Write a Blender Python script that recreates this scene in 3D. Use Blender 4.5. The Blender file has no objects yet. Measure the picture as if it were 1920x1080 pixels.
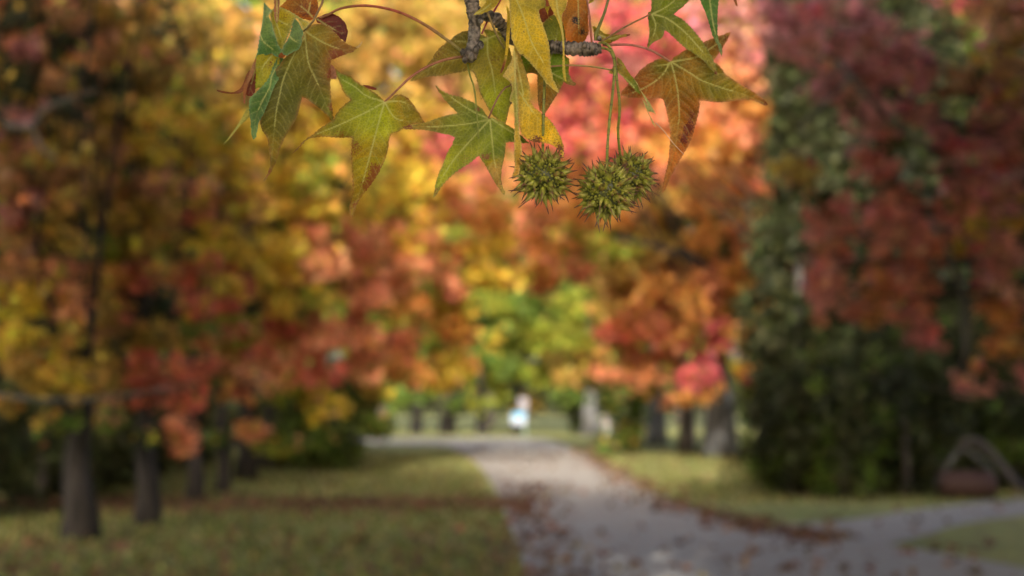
import bpy, math, random
import numpy as np
from mathutils import Vector, geometry
random.seed(7)
rng = np.random.default_rng(11)
scene = bpy.context.scene
COL = scene.collection
# ------------------------------------------------------------------ camera
FPX = 2667.0                       # focal length in units of 1/1920 of the picture width
PITCH = math.atan((765 - 540) / FPX)
CAMZ = 1.6
FWD = np.array([0, math.cos(PITCH), math.sin(PITCH)])
UP = np.array([0, -math.sin(PITCH), math.cos(PITCH)])
CAM = np.array([0, 0, CAMZ])
def ray(px, py):
    return FWD + np.array([(px - 960) / FPX, 0, 0]) + UP * ((540 - py) / FPX)
def at(px, py, Y):                 # world point at distance Y down the avenue
    d = ray(px, py); return CAM + d * (Y / d[1])
def ground(px, py, z=0.0):
    d = ray(px, py); return CAM + d * ((z - CAMZ) / d[2])
def project(p):
    v = np.asarray(p) - CAM; f = v @ FWD
    if f < 0.5: return None
    return 960 + v[0] / f * FPX, 540 - (v @ UP) / f * FPX
cd = bpy.data.cameras.new('camera'); cam = bpy.data.objects.new('camera', cd); COL.objects.link(cam)
cam.location = CAM; cam.rotation_euler = (math.pi / 2 + PITCH, 0, 0)
cd.sensor_width = 36; cd.lens = 36 * FPX / 1920; cd.clip_start = .05; cd.clip_end = 2000
cd.dof.use_dof = True; cd.dof.focus_distance = 0.995; cd.dof.aperture_fstop = 5.3; cd.dof.aperture_blades = 0
scene.camera = cam
# ------------------------------------------------------------------ light
SUN_EL, SUN_AZ = 26, 185           # compass-like azimuth, clockwise from +Y: the sun stands behind the camera, a little to the left
w = bpy.data.worlds.new('World'); scene.world = w; w.use_nodes = True
nt = w.node_tree; bg = nt.nodes['Background']
sky = nt.nodes.new('ShaderNodeTexSky'); sky.sky_type = 'NISHITA'; sky.sun_disc = False
sky.sun_elevation = math.radians(SUN_EL); sky.sun_rotation = math.radians(SUN_AZ)
nt.links.new(sky.outputs[0], bg.inputs[0]); bg.inputs[1].default_value = 0.15; sky.ozone_density = 0; sky.dust_density = 6; sky.air_density = .8
ld = bpy.data.lights.new('sun', 'SUN'); ld.energy = 2.6; ld.angle = math.radians(.6); ld.color = (1, .93, .82)
lo = bpy.data.objects.new('sun', ld); COL.objects.link(lo)
sd = Vector((math.sin(math.radians(SUN_AZ)) * math.cos(math.radians(SUN_EL)), math.cos(math.radians(SUN_AZ)) * math.cos(math.radians(SUN_EL)), math.sin(math.radians(SUN_EL))))
lo.rotation_euler = sd.to_track_quat('Z', 'Y').to_euler(); lo.location = (0, 0, 30)
scene.view_settings.view_transform = 'Standard'; scene.view_settings.look = 'None'
scene.view_settings.exposure = 1.42; scene.view_settings.gamma = 1
scene.cycles.max_bounces = 6; scene.cycles.diffuse_bounces = 3; scene.cycles.transmission_bounces = 3; scene.cycles.transparent_max_bounces = 4
# ------------------------------------------------------------------ materials
def mat(name):
    m = bpy.data.materials.new(name); m.use_nodes = True
    return m, m.node_tree, m.node_tree.nodes['Principled BSDF']
def N(t, ty, **kw):
    n = t.nodes.new(ty)
    for k, v in kw.items(): setattr(n, k, v)
    return n
def noise(t, scale, detail=4, vec=None):
    n = N(t, 'ShaderNodeTexNoise'); n.inputs['Scale'].default_value = scale; n.inputs['Detail'].default_value = detail
    if vec: t.links.new(vec, n.inputs['Vector'])
    return n
def ramp(t, src, stops):
    r = N(t, 'ShaderNodeValToRGB'); e = r.color_ramp.elements
    while len(e) < len(stops): e.new(.5)
    for i, (p, c) in enumerate(stops):
        e[i].position = p; e[i].color = (*c, 1) if len(c) == 3 else c
    t.links.new(src, r.inputs[0]); return r
def mix(t, fac, a, b, mode='MIX'):
    m = N(t, 'ShaderNodeMix', data_type='RGBA', blend_type=mode)
    if isinstance(fac, (int, float)): m.inputs[0].default_value = fac
    else: t.links.new(fac, m.inputs[0])
    for i, s in ((6, a), (7, b)):
        if isinstance(s, tuple): m.inputs[i].default_value = (*s, 1)
        else: t.links.new(s, m.inputs[i])
    return m.outputs[2]
def coords(t, kind='Object'): return N(t, 'ShaderNodeTexCoord').outputs[kind]
def bump(t, h, strength, dist, b):
    n = N(t, 'ShaderNodeBump'); n.inputs['Strength'].default_value = strength; n.inputs['Distance'].default_value = dist
    t.links.new(h, n.inputs['Height']); t.links.new(n.outputs[0], b.inputs['Normal']); return n
def translucent(t, b, colour, amount):
    tr = N(t, 'ShaderNodeBsdfTranslucent'); ms = N(t, 'ShaderNodeMixShader'); ms.inputs[0].default_value = amount
    t.links.new(colour, tr.inputs[0]); t.links.new(b.outputs[0], ms.inputs[1]); t.links.new(tr.outputs[0], ms.inputs[2])
    t.links.new(ms.outputs[0], t.nodes['Material Output'].inputs[0])
# foliage of the avenue: colour stored per leaf: pigment, with gap shade put into the darkest leaves
foliage, t, b = mat('autumn_foliage')
a = N(t, 'ShaderNodeAttribute', attribute_name='tint'); n = noise(t, 9, 2, coords(t))
c = mix(t, 1.0, a.outputs[0], ramp(t, n.outputs[0], [(.3, (.75, .75, .75)), (.7, (1.15, 1.15, 1.15))]).outputs[0], 'MULTIPLY')
t.links.new(c, b.inputs['Base Color']); b.inputs['Roughness'].default_value = .6; b.inputs['Specular IOR Level'].default_value = .3
translucent(t, b, c, .46)
def bark_material(name, dark, light, scale, bs=.6, bd=.02):
    m, t, b = mat(name); co = coords(t)
    mp = N(t, 'ShaderNodeMapping'); mp.inputs['Scale'].default_value = (1, 1, .25); t.links.new(co, mp.inputs[0])
    n = noise(t, scale, 8, mp.outputs[0]); r = ramp(t, n.outputs[0], [(.35, dark), (.65, light)])
    t.links.new(r.outputs[0], b.inputs['Base Color']); b.inputs['Roughness'].default_value = .9
    bump(t, n.outputs[0], bs, bd, b); return m
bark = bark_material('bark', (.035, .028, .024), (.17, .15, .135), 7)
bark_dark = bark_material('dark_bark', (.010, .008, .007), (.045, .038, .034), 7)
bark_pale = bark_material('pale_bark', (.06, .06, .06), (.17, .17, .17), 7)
twig_bark, t, b = mat('twig_bark'); co = coords(t)
n1 = noise(t, 260, 6, co); n2 = noise(t, 70, 3, co)
c = mix(t, n2.outputs[0], ramp(t, n1.outputs[0], [(.38, (.018, .012, .009)), (.62, (.19, .12, .075))]).outputs[0],
        ramp(t, n1.outputs[0], [(.38, (.02, .018, .02)), (.62, (.22, .22, .24))]).outputs[0])
t.links.new(c, b.inputs['Base Color']); b.inputs['Roughness'].default_value = .7; bump(t, n1.outputs[0], .8, .0012, b)
# near leaves
nearleaf, t, b = mat('sweetgum_leaf'); co = coords(t)
tint = N(t, 'ShaderNodeAttribute', attribute_name='tint').outputs[0]
vein = N(t, 'ShaderNodeAttribute', attribute_name='vein').outputs[2]
spot = N(t, 'ShaderNodeAttribute', attribute_name='spot').outputs[2]
vor = N(t, 'ShaderNodeTexVoronoi', feature='DISTANCE_TO_EDGE'); vor.inputs['Scale'].default_value = 460; t.links.new(co, vor.inputs['Vector'])
ret = ramp(t, vor.outputs['Distance'], [(.0, (1.7, 1.65, 1.3)), (.16, (.82, .84, .82))])
c = mix(t, .42, tint, ret.outputs[0], 'MULTIPLY')
nz = noise(t, 60, 5, co); c = mix(t, .7, c, ramp(t, nz.outputs[0], [(.32, (.5, .56, .5)), (.68, (1.45, 1.32, 1.2))]).outputs[0], 'MULTIPLY')
ns = noise(t, 900, 6, co)
ad = N(t, 'ShaderNodeMath', operation='ADD'); t.links.new(ns.outputs[0], ad.inputs[0]); t.links.new(spot, ad.inputs[1])
sf = ramp(t, ad.outputs[0], [(.84, (0, 0, 0)), (1.0, (1, 1, 1))])
sc_ = N(t, 'ShaderNodeAttribute', attribute_name='spotcol').outputs[0]
c = mix(t, sf.outputs[0], c, sc_)
nd = noise(t, 150, 2, co); df = ramp(t, nd.outputs[0], [(.73, (0, 0, 0)), (.77, (.85, .85, .85))])
c = mix(t, df.outputs[0], c, (.03, .015, .01))
vc = mix(t, .65, tint, (.60, .60, .22)); c = mix(t, vein, c, vc)
t.links.new(c, b.inputs['Base Color']); b.inputs['Roughness'].default_value = .5; b.inputs['Specular IOR Level'].default_value = .35
hh = N(t, 'ShaderNodeMath', operation='SUBTRACT'); t.links.new(vor.outputs['Distance'], hh.inputs[0]); t.links.new(vein, hh.inputs[1])
bump(t, hh.outputs[0], .5, .0007, b); translucent(t, b, c, .36)
def tinted(name, rough, nscale, amp, bs=0, bd=.001, spec=.4):
    m, t, b = mat(name); a = N(t, 'ShaderNodeAttribute', attribute_name='tint'); n = noise(t, nscale, 5, coords(t))
    c = mix(t, 1.0, a.outputs[0], ramp(t, n.outputs[0], [(.3, (1 - amp,) * 3), (.7, (1 + amp,) * 3)]).outputs[0], 'MULTIPLY')
    t.links.new(c, b.inputs['Base Color']); b.inputs['Roughness'].default_value = rough; b.inputs['Specular IOR Level'].default_value = spec
    if bs: bump(t, n.outputs[0], bs, bd, b)
    return m
stalk_mat = tinted('leaf_stalk', .45, 300, .3)
ball_mat = tinted('seed_ball_skin', .42, 420, .35, .4, .0005)
plain_mat = tinted('painted_and_worn', .7, 12, .25, .3, .004)
# ------------------------------------------------------------------ mesh helpers
class MB:
    def __init__(s): s.v = []; s.f = []; s.c = []; s.n = 0
    def add(s, v, f, col=(1, 1, 1)):
        v = np.asarray(v, float).reshape(-1, 3); s.v.append(v)
        s.f += [tuple(i + s.n for i in q) for q in f]; s.n += len(v)
        col = np.asarray(col, float)
        s.c.append(np.tile(col, (len(v), 1)) if col.ndim == 1 else col)
    def tube(s, P, R, sides=8, col=(1, 1, 1), caps=True):
        P = np.asarray(P, float); n = len(P); R = np.broadcast_to(np.asarray(R, float), (n,))
        T = np.gradient(P, axis=0); T /= np.linalg.norm(T, axis=1)[:, None] + 1e-12
        ref = np.array([0, 0, 1.]) if abs(T[0][2]) < .9 else np.array([1., 0, 0])
        u = np.cross(T[0], ref); u /= np.linalg.norm(u); V = []
        for i in range(n):
            u = u - T[i] * (u @ T[i]); u /= np.linalg.norm(u) + 1e-12; w_ = np.cross(T[i], u)
            for k in range(sides):
                a_ = 2 * math.pi * k / sides; V.append(P[i] + R[i] * (u * math.cos(a_) + w_ * math.sin(a_)))
        F = [(i * sides + k, i * sides + (k + 1) % sides, (i + 1) * sides + (k + 1) % sides, (i + 1) * sides + k) for i in range(n - 1) for k in range(sides)]
        if caps: F += [tuple(range(sides))[::-1], tuple((n - 1) * sides + k for k in range(sides))]
        col = np.asarray(col, float)
        if col.ndim == 2: col = np.repeat(col, sides, axis=0)
        s.add(V, F, col)
    def box(s, c, d, col=(1, 1, 1), rz=0.0):
        x, y, z = (k / 2 for k in d)
        V = np.array([(i * x, j * y, k * z) for i in (-1, 1) for j in (-1, 1) for k in (-1, 1)])
        ca, sa = math.cos(rz), math.sin(rz); V = V @ np.array([[ca, sa, 0], [-sa, ca, 0], [0, 0, 1]]) + np.asarray(c)
        s.add(V, [(0, 1, 3, 2), (4, 6, 7, 5), (0, 4, 5, 1), (2, 3, 7, 6), (0, 2, 6, 4), (1, 5, 7, 3)], col)
    def build(s, name, m, parent=None, origin=None, smooth=True):
        V = np.concatenate(s.v); C_ = np.concatenate(s.c)
        o = raw_mesh(name, V, s.f, m, parent, origin, smooth)
        set_attr(o.data, 'tint', C_); return o
def set_attr(me, name, A):
    A = np.asarray(A, np.float32)
    if A.ndim == 2:
        at_ = me.attributes.new(name, 'FLOAT_COLOR', 'POINT'); at_.data.foreach_set('color', np.concatenate([A, np.ones((len(A), 1), np.float32)], 1).ravel())
    else:
        at_ = me.attributes.new(name, 'FLOAT', 'POINT'); at_.data.foreach_set('value', A)
def raw_mesh(name, V, F, m, parent=None, origin=None, smooth=True):
    me = bpy.data.meshes.new(name)
    org = np.asarray(origin if origin is not None else (parent['_o'] if parent is not None and '_o' in parent else (0, 0, 0)), float)
    V = np.asarray(V) - org
    me.from_pydata(V.tolist(), [], F); me.materials.append(m)
    if smooth: me.polygons.foreach_set('use_smooth', [True] * len(me.polygons))
    o = bpy.data.objects.new(name, me); COL.objects.link(o)
    if parent is not None: o.parent = parent
    else: o.location = org
    return o
def empty(name, loc=(0, 0, 0)):
    o = bpy.data.objects.new(name, None); COL.objects.link(o); o.location = loc; o.empty_display_size = .1
    ORG[o.name] = np.array(loc, float); return o
ORG = {}
def put(mb, name, m, parent, smooth=True):      # child mesh given in world coordinates
    o = mb.build(name, m, None, (0, 0, 0), smooth); o.parent = parent
    root = parent
    while root.parent: root = root.parent
    off = ORG.get(root.name, np.zeros(3))
    if parent.type == 'EMPTY': o.location = -off
    return o
def tag(o, label=None, cat=None, group=None, kind=None):
    for k, v in (('label', label), ('category', cat), ('group', group), ('kind', kind)):
        if v: o[k] = v
    return o
def spline(P, n=8):
    P = np.asarray(P, float); Q = np.vstack([2 * P[0] - P[1], P, 2 * P[-1] - P[-2]]); out = []
    for i in range(1, len(Q) - 2):
        for k in range(n):
            u = k / n; p0, p1, p2, p3 = Q[i - 1], Q[i], Q[i + 1], Q[i + 2]
            out.append(.5 * (2 * p1 + (p2 - p0) * u + (2 * p0 - 5 * p1 + 4 * p2 - p3) * u * u + (3 * p1 - p0 - 3 * p2 + p3) * u ** 3))
    out.append(P[-1]); return np.array(out)
def foliage_mesh(name, pts, sizes, cols, parent, star=True, narrow=1.0, up=0.0):
    """leaves as small lobed blades, all of one crown in one mesh"""
    n = len(pts)
    if star:
        k = 10; ang = np.arange(k) * 2 * np.pi / k + np.pi / 2; rad = np.where(np.arange(k) % 2 == 0, 1.0, .48); rad[5] = .3
    else:
        k = 6; ang = np.arange(k) * 2 * np.pi / k; rad = np.array([1, .62, .62, 1, .62, .62])
    sh = np.stack([np.cos(ang) * rad * narrow, np.sin(ang) * rad], 1) if star else np.stack([np.cos(ang) * rad, np.sin(ang) * rad * narrow], 1)
    A = rng.normal(size=(n, 3)); A[:, 2] += up; A /= np.linalg.norm(A, axis=1)[:, None]
    B = rng.normal(size=(n, 3)); B -= A * np.sum(A * B, 1)[:, None]; B /= np.linalg.norm(B, axis=1)[:, None]
    if not star: A, B = A, B
    curl = np.cross(A, B)
    V = pts[:, None, :] + sizes[:, None, None] * (sh[None, :, 0:1] * A[:, None, :] + sh[None, :, 1:2] * B[:, None, :] + (sh[None, :, 0:1] ** 2) * .3 * curl[:, None, :])
    V = V.reshape(-1, 3)
    me = bpy.data.meshes.new(name)
    me.vertices.add(n * k); me.vertices.foreach_set('co', V.astype(np.float32).ravel())
    me.loops.add(n * k); me.loops.foreach_set('vertex_index', np.arange(n * k, dtype=np.int32))
    me.polygons.add(n); me.polygons.foreach_set('loop_start', np.arange(0, n * k, k, dtype=np.int32)); me.polygons.foreach_set('loop_total', np.full(n, k, np.int32))
    me.update(calc_edges=True); me.materials.append(foliage)
    set_attr(me, 'tint', np.repeat(cols, k, axis=0))
    o = bpy.data.objects.new(name, me); COL.objects.link(o)
    if parent is not None:
        o.parent = parent; o.location = -ORG.get(parent.name, np.zeros(3))
    return o
# ------------------------------------------------------------------ the avenue's ground
def sheet(name, pts, z, m, n=1):
    V = [(p[0], p[1], z) for p in pts]; return raw_mesh(name, V, [tuple(range(len(V)))], m, smooth=False)
lawn_m, t, b = mat('lawn'); co = coords(t)
n1 = noise(t, .35, 5, co); n2 = noise(t, 3.5, 6, co); n3 = noise(t, 40, 3, co)
c = mix(t, ramp(t, n1.outputs[0], [(.4, (0, 0, 0)), (.6, (1, 1, 1))]).outputs[0], (.17, .20, .05), (.29, .295, .09))
c = mix(t, ramp(t, n2.outputs[0], [(.48, (0, 0, 0)), (.66, (1, 1, 1))]).outputs[0], c, (.13, .105, .05))
c = mix(t, .8, c, ramp(t, n3.outputs[0], [(.3, (.7,) * 3), (.7, (1.3,) * 3)]).outputs[0], 'MULTIPLY')
t.links.new(c, b.inputs['Base Color']); b.inputs['Roughness'].default_value = 1; bump(t, n3.outputs[0], .6, .03, b)
road_m, t, b = mat('gravel_road'); co = coords(t)
n1 = noise(t, .4, 4, co); n2 = noise(t, 1.6, 5, co); n3 = noise(t, 60, 3, co)
c = mix(t, n1.outputs[0], (.25, .235, .215), (.34, .325, .30))
c = mix(t, ramp(t, n2.outputs[0], [(.5, (0, 0, 0)), (.72, (.6, .6, .6))]).outputs[0], c, (.26, .21, .17))
c = mix(t, .8, c, ramp(t, n3.outputs[0], [(.3, (.75,) * 3), (.7, (1.25,) * 3)]).outputs[0], 'MULTIPLY')
t.links.new(c, b.inputs['Base Color']); b.inputs['Roughness'].default_value = .95; bump(t, n3.outputs[0], .5, .02, b)
tag(sheet('ground', [(-700, -60), (700, -60), (700, 1500), (-700, 1500)], 0, lawn_m), kind='structure')
G = lambda pts: [ground(*p)[:2] for p in pts]
left_edge = G([(1010, 1140), (990, 1080), (962, 1000), (938, 940), (915, 895), (885, 862), (850, 844), (800, 834)]) ; right_edge = G([(1120, 826), (1085, 842), (1150, 880), (1255, 938), (1400, 975), (1560, 1004), (1720, 1036), (1860, 1064), (2000, 1100)])
left_edge = [(1.2, -30), (1.0, 2)] + [tuple(p) for p in left_edge] + [(-13, 63), (-24, 65), (-60, 67)]
right_edge = [(-60, 76), (-24, 75), (-12, 76), (-3, 77)] + [tuple(p) for p in G([(1000, 821), (1045, 829), (1082, 845), (1150, 880), (1255, 938), (1400, 975), (1560, 1004)])] + [(5.6, 12.8), (5.7, 9), (5.6, 2), (5.6, -30)]
def ribbon(name, L, R, z, m, n=60, mid=8):
    def res(P):
        P = spline([(p[0], p[1], 0) for p in P], 6); d = np.r_[0, np.cumsum(np.linalg.norm(np.diff(P, axis=0), axis=1))]
        q = np.linspace(0, d[-1], n); return np.stack([np.interp(q, d, P[:, i]) for i in range(2)], 1)
    L, R = res(L), res(R); V = [(*(L[i] * (1 - k / mid) + R[i] * k / mid), z) for i in range(n) for k in range(mid + 1)]
    F = [(i * (mid + 1) + k, (i + 1) * (mid + 1) + k, (i + 1) * (mid + 1) + k + 1, i * (mid + 1) + k + 1) for i in range(n - 1) for k in range(mid)]
    return raw_mesh(name, V, F, m, smooth=False)
tag(ribbon('road', left_edge, right_edge[::-1], .006, road_m), kind='structure')
side_top = G([(1440, 985), (1560, 980), (1700, 960), (1880, 938), (2100, 925)]) + [(20, 27), (40, 30)]
side_bot = G([(1640, 1026), (1720, 1010), (1800, 985), (1920, 968), (2100, 955)]) + [(20, 23.4), (40, 26)]
tag(ribbon('side_road', side_bot, side_top, .012, road_m, 40), kind='structure')
# ------------------------------------------------------------------ colour of the leaves; K puts the shade of gaps into leaf colour
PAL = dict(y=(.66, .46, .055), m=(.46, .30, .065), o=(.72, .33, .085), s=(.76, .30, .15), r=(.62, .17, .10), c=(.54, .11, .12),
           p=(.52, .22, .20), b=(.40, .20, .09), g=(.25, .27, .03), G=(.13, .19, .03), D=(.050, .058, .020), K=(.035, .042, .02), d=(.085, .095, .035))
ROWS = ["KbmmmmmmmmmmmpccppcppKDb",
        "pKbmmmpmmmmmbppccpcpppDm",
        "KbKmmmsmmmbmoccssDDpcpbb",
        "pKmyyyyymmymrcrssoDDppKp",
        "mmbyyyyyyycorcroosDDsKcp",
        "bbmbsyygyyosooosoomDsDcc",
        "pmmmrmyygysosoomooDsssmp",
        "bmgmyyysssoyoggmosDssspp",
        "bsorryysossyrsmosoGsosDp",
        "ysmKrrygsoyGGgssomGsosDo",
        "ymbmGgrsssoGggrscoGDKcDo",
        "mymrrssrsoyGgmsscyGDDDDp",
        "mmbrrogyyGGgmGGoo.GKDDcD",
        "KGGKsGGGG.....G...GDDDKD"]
# trees: key -> (x, y, trunk radius, height)
T = {}
def gx(px, py): p = ground(px, py); return float(p[0]), float(p[1])
for key, px, py, r, h in [('L1', 145, 1012, .22, 9), ('L2', 272, 985, .17, 9), ('L3', 362, 940, .15, 9), ('L4', 415, 925, .13, 10), ('L5', 460, 900, .22, 14),
                          ('R1', 1350, 854, .52, 17), ('R2', 1286, 848, .28, 16), ('R3', 1230, 835, .40, 16), ('R4', 1108, 816, .62, 9),
                          ('F1', 730, 815, .28, 12), ('F2', 780, 814, .34, 13), ('F3', 838, 814, .48, 14), ('F4', 903, 815, .36, 13), ('F5', 972, 811, .42, 14)]:
    x_, y_ = gx(px, py); T[key] = [x_, y_, r, h]
T['L6'] = [-6.4, 38, .3, 13]; T['L7'] = [-6.6, 44.5, .3, 13]; T['L8'] = [-6.8, 51, .3, 14]
T['R0'] = [8.6, 37, .32, 15]; T['N1'] = [9.2, 17.5, .26, 11]
def pick(cx, cy, ch):
    if cx > 1520 or (cx > 1440 and ch not in 'DG'):
        return ('N1', 16.5) if ch not in 'DGK' else None
    if cx > 1440: return None
    if cx > 960:
        if cy > 530 and ch in 'gG' and cx < 1100: return ('F5', 88)
        if cy > 700 and cx < 1120: return ('F5', 88)
        if cy < 320: return ('R0', 36.5) if cx > 1100 else ('R1', 43)
        if cx > 1240: return ('R1', 44)
        if cx > 1120: return ('R2', 49)
        return ('R3', 54)
    if cy > 530 and cx > 840 and ch in 'gGm': return (('F3', 84) if cx < 880 else ('F4', 85))
    if cy > 720 and cx > 700: return ('F1' if cx < 760 else 'F2', 84)
    if cx < 200: return ('L1', 17)
    if cx < 330: return ('L2', 19.5)
    if cx < 400: return ('L3', 24)
    if cy < 200: return ('L4', 26.5) if cx < 520 else ('L5', 30)
    if cx < 500: return ('L4', 26.5)
    if cx < 620: return ('L5', 31)
    if cx < 720: return ('L6', 37)
    if cx < 820 or cy < 330: return ('L7', 42)
    return ('L8', 48)
DEPTH = np.full((14, 24), 999.0)
for r_ in range(14):
    for c_ in range(24):
        ch = ROWS[r_][c_]
        if ch == '.': continue
        k_ = pick(c_ * 80 + 40, r_ * 60 + 30, ch)
        DEPTH[r_, c_] = k_[1] if k_ else (16.5 if False else 27)
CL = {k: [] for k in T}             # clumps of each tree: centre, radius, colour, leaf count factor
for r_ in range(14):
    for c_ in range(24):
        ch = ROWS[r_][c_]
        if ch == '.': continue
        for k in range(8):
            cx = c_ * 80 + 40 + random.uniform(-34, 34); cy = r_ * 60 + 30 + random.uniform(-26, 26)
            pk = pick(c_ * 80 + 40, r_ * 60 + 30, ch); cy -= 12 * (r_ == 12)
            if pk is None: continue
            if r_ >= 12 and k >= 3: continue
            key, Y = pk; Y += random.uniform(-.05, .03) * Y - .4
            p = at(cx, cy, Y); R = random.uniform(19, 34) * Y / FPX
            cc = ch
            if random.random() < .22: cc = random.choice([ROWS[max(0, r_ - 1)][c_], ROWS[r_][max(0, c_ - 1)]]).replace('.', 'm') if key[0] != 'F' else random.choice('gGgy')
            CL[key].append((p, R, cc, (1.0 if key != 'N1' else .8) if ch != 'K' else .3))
def free(p, R):
    q = project(p)
    if q is None: return True
    u, v = q; m_ = R * FPX / max(p[1], 1)
    for du in (-m_, 0, m_):
        for dv in (-m_, 0, m_):
            c_, r_ = int((u + du) // 80), int((v + dv) // 60)
            if 0 <= c_ < 24 and 0 <= r_ < 18:
                if r_ > 13: 
                    if p[2] - R < .4: return False
                    return False
                if DEPTH[r_, c_] > 900 or DEPTH[r_, c_] > p[1] - .6: return False
    return True
def fill(key, n, rx, ry, zc, rz, pal, R=(.6, 1.1)):  # inner clumps: dark palette letters put crown self-shadow into the leaf colour
    x, y, _, h = T[key]; k = 0; tries = 0
    while k < n and tries < n * 8:
        tries += 1
        d = rng.normal(size=3); d /= np.linalg.norm(d); d *= random.uniform(.35, 1)
        p = np.array([x + d[0] * rx, y + d[1] * ry, zc + d[2] * rz]); rr = random.uniform(*R)
        if p[2] < 1.8 or not free(p, rr * .6): continue
        CL[key].append((p, rr, random.choice(pal), .8)); k += 1
fill('L1', 30, 4.5, 4, 7.0, 3.6, 'mbbKKG'); fill('L2', 24, 4, 3.5, 6, 3, 'mbrKKG'); fill('L3', 24, 4, 3.5, 6, 3.2, 'mbGKG')
fill('L4', 24, 4, 3.5, 6.5, 3.4, 'mbGG'); fill('L5', 30, 4.5, 4, 6.5, 3.5, 'ymbGG'); fill('L6', 70, 5, 4, 7.5, 4.5, 'obGrG'); fill('L7', 90, 5.5, 4, 8, 5, 'obGrG'); fill('L8', 60, 5.5, 4, 8, 5, 'obGgG')
fill('R0', 90, 6, 5, 9, 5.5, 'cpbGr'); fill('R1', 130, 6.5, 6, 11, 6.5, 'sbrmG'); fill('R2', 60, 6, 5, 10, 6, 'obmGG'); fill('R3', 60, 6, 5, 10, 6, 'obmGG'); fill('R4', 60, 5, 4, 7, 3, 'gGmo')
for f_ in ('F1', 'F2', 'F3', 'F4', 'F5'): fill(f_, 60, 5.2, 4, 8, 5, 'gGGgG')
fill('N1', 120, 5, 5, 6.5, 4.5, 'pbbGKc')
LAB = dict(L1='brown and mustard leaved tree with thick dark trunk, nearest on the left lawn', L2='dark trunked tree with rust red leaves just behind the nearest left tree',
  L3='slim grey trunked tree, third along the left lawn edge', L4='thinnest trunked tree on the left lawn, yellow leaves above', L5='yellow leaved tree with pale trunk beside the round green bush',
  L6='tree with yellow and orange leaves rising behind the round green bush', L7='orange and salmon leaved tree on the left of the drive beyond the green bush', L8='orange leaved tree where the drive bends left, nearest the bright green crowns',
  R1='tree with the widest grey trunk right of the drive and orange leaves', R2='thin dark trunk between two thicker grey trunks right of the drive', R3='grey trunk tree right of the drive beside the green column shrub', R4='broad grey trunk far right of the drive near the sign post',
  F1='slim faint trunk at the left end of the far row across the drive', F2='thin black trunk with dark green crown in the far row', F3='thickest dark trunk of the far row with grey lit left side', F4='dark trunk in the far row nearest left of the blue and white sign',
  F5='lime green crowned tree directly behind the blue and white sign', R0='red and crimson leaved tree behind the tall dark conifer', N1='pink and dull red leaved tree reaching in from the right edge')
def jit(c, n, s=.22):
    c = np.asarray(c)[None, :] * np.exp(rng.normal(0, s, (n, 1))); return np.clip(c * (1 + rng.normal(0, .10, (n, 3))), 0.004, .85)
def make_tree(key):
    x, y, r, h = T[key]; o = empty('tree', (x, y, 0)); ORG[o.name] = np.array([x, y, 0.])
    tag(o, LAB[key], 'tree', 'broadleaf trees along the drive')
    tf = .3 if key == 'L1' else .42 if key in ('L1', 'L2', 'L3', 'L4', 'R4') else .62; mb = MB(); lean = random.uniform(-.25, .25); top = np.array([x + lean, y, h * .62])
    n = 14; P = np.array([[x + lean * (i / n) ** 2 + .05 * math.sin(i), y + .05 * math.cos(i * 1.3), h * tf * i / n] for i in range(n + 1)])
    R = r * (1 - .85 * np.linspace(0, 1, n + 1)) * (1 + .35 * np.exp(-np.linspace(0, 12, n + 1)))
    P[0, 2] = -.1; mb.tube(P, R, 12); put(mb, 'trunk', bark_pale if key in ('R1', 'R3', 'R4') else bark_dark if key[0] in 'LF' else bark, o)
    lb = MB(); cl = CL[key]
    for p, R_, c, f in cl[::6]:
        s = P[random.randint(5, n)].copy(); s[2] = min(s[2], max(1.9, p[2] - .3))
        i_ = min(n, max(0, int(s[2] / (h * tf) * n))); s[:2] = P[i_][:2]
        mid = (s + p) / 2 + np.array([random.uniform(-.3, .3), random.uniform(-.3, .3), random.uniform(-.1, .5)])
        Q = spline([s, mid, p], 4); lb.tube(Q, np.linspace(.035, .01, len(Q)) * (1 + r), 5, caps=False)
    if lb.n: put(lb, 'limb', bark_dark, o)
    pts, sz, co = [], [], []
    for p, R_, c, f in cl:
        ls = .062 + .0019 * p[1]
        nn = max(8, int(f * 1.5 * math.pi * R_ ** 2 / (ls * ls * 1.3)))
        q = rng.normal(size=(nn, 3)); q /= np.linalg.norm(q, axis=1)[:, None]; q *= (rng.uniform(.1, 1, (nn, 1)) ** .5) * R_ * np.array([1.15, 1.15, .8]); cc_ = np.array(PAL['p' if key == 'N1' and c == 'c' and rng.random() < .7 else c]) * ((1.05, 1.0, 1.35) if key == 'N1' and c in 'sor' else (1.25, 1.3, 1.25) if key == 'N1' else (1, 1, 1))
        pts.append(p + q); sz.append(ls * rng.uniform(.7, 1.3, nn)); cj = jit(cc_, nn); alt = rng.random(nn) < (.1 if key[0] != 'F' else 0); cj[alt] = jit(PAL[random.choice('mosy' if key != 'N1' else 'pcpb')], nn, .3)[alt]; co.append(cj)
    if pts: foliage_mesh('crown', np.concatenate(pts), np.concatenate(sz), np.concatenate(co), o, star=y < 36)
    return o
for key in T: make_tree(key)
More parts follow.
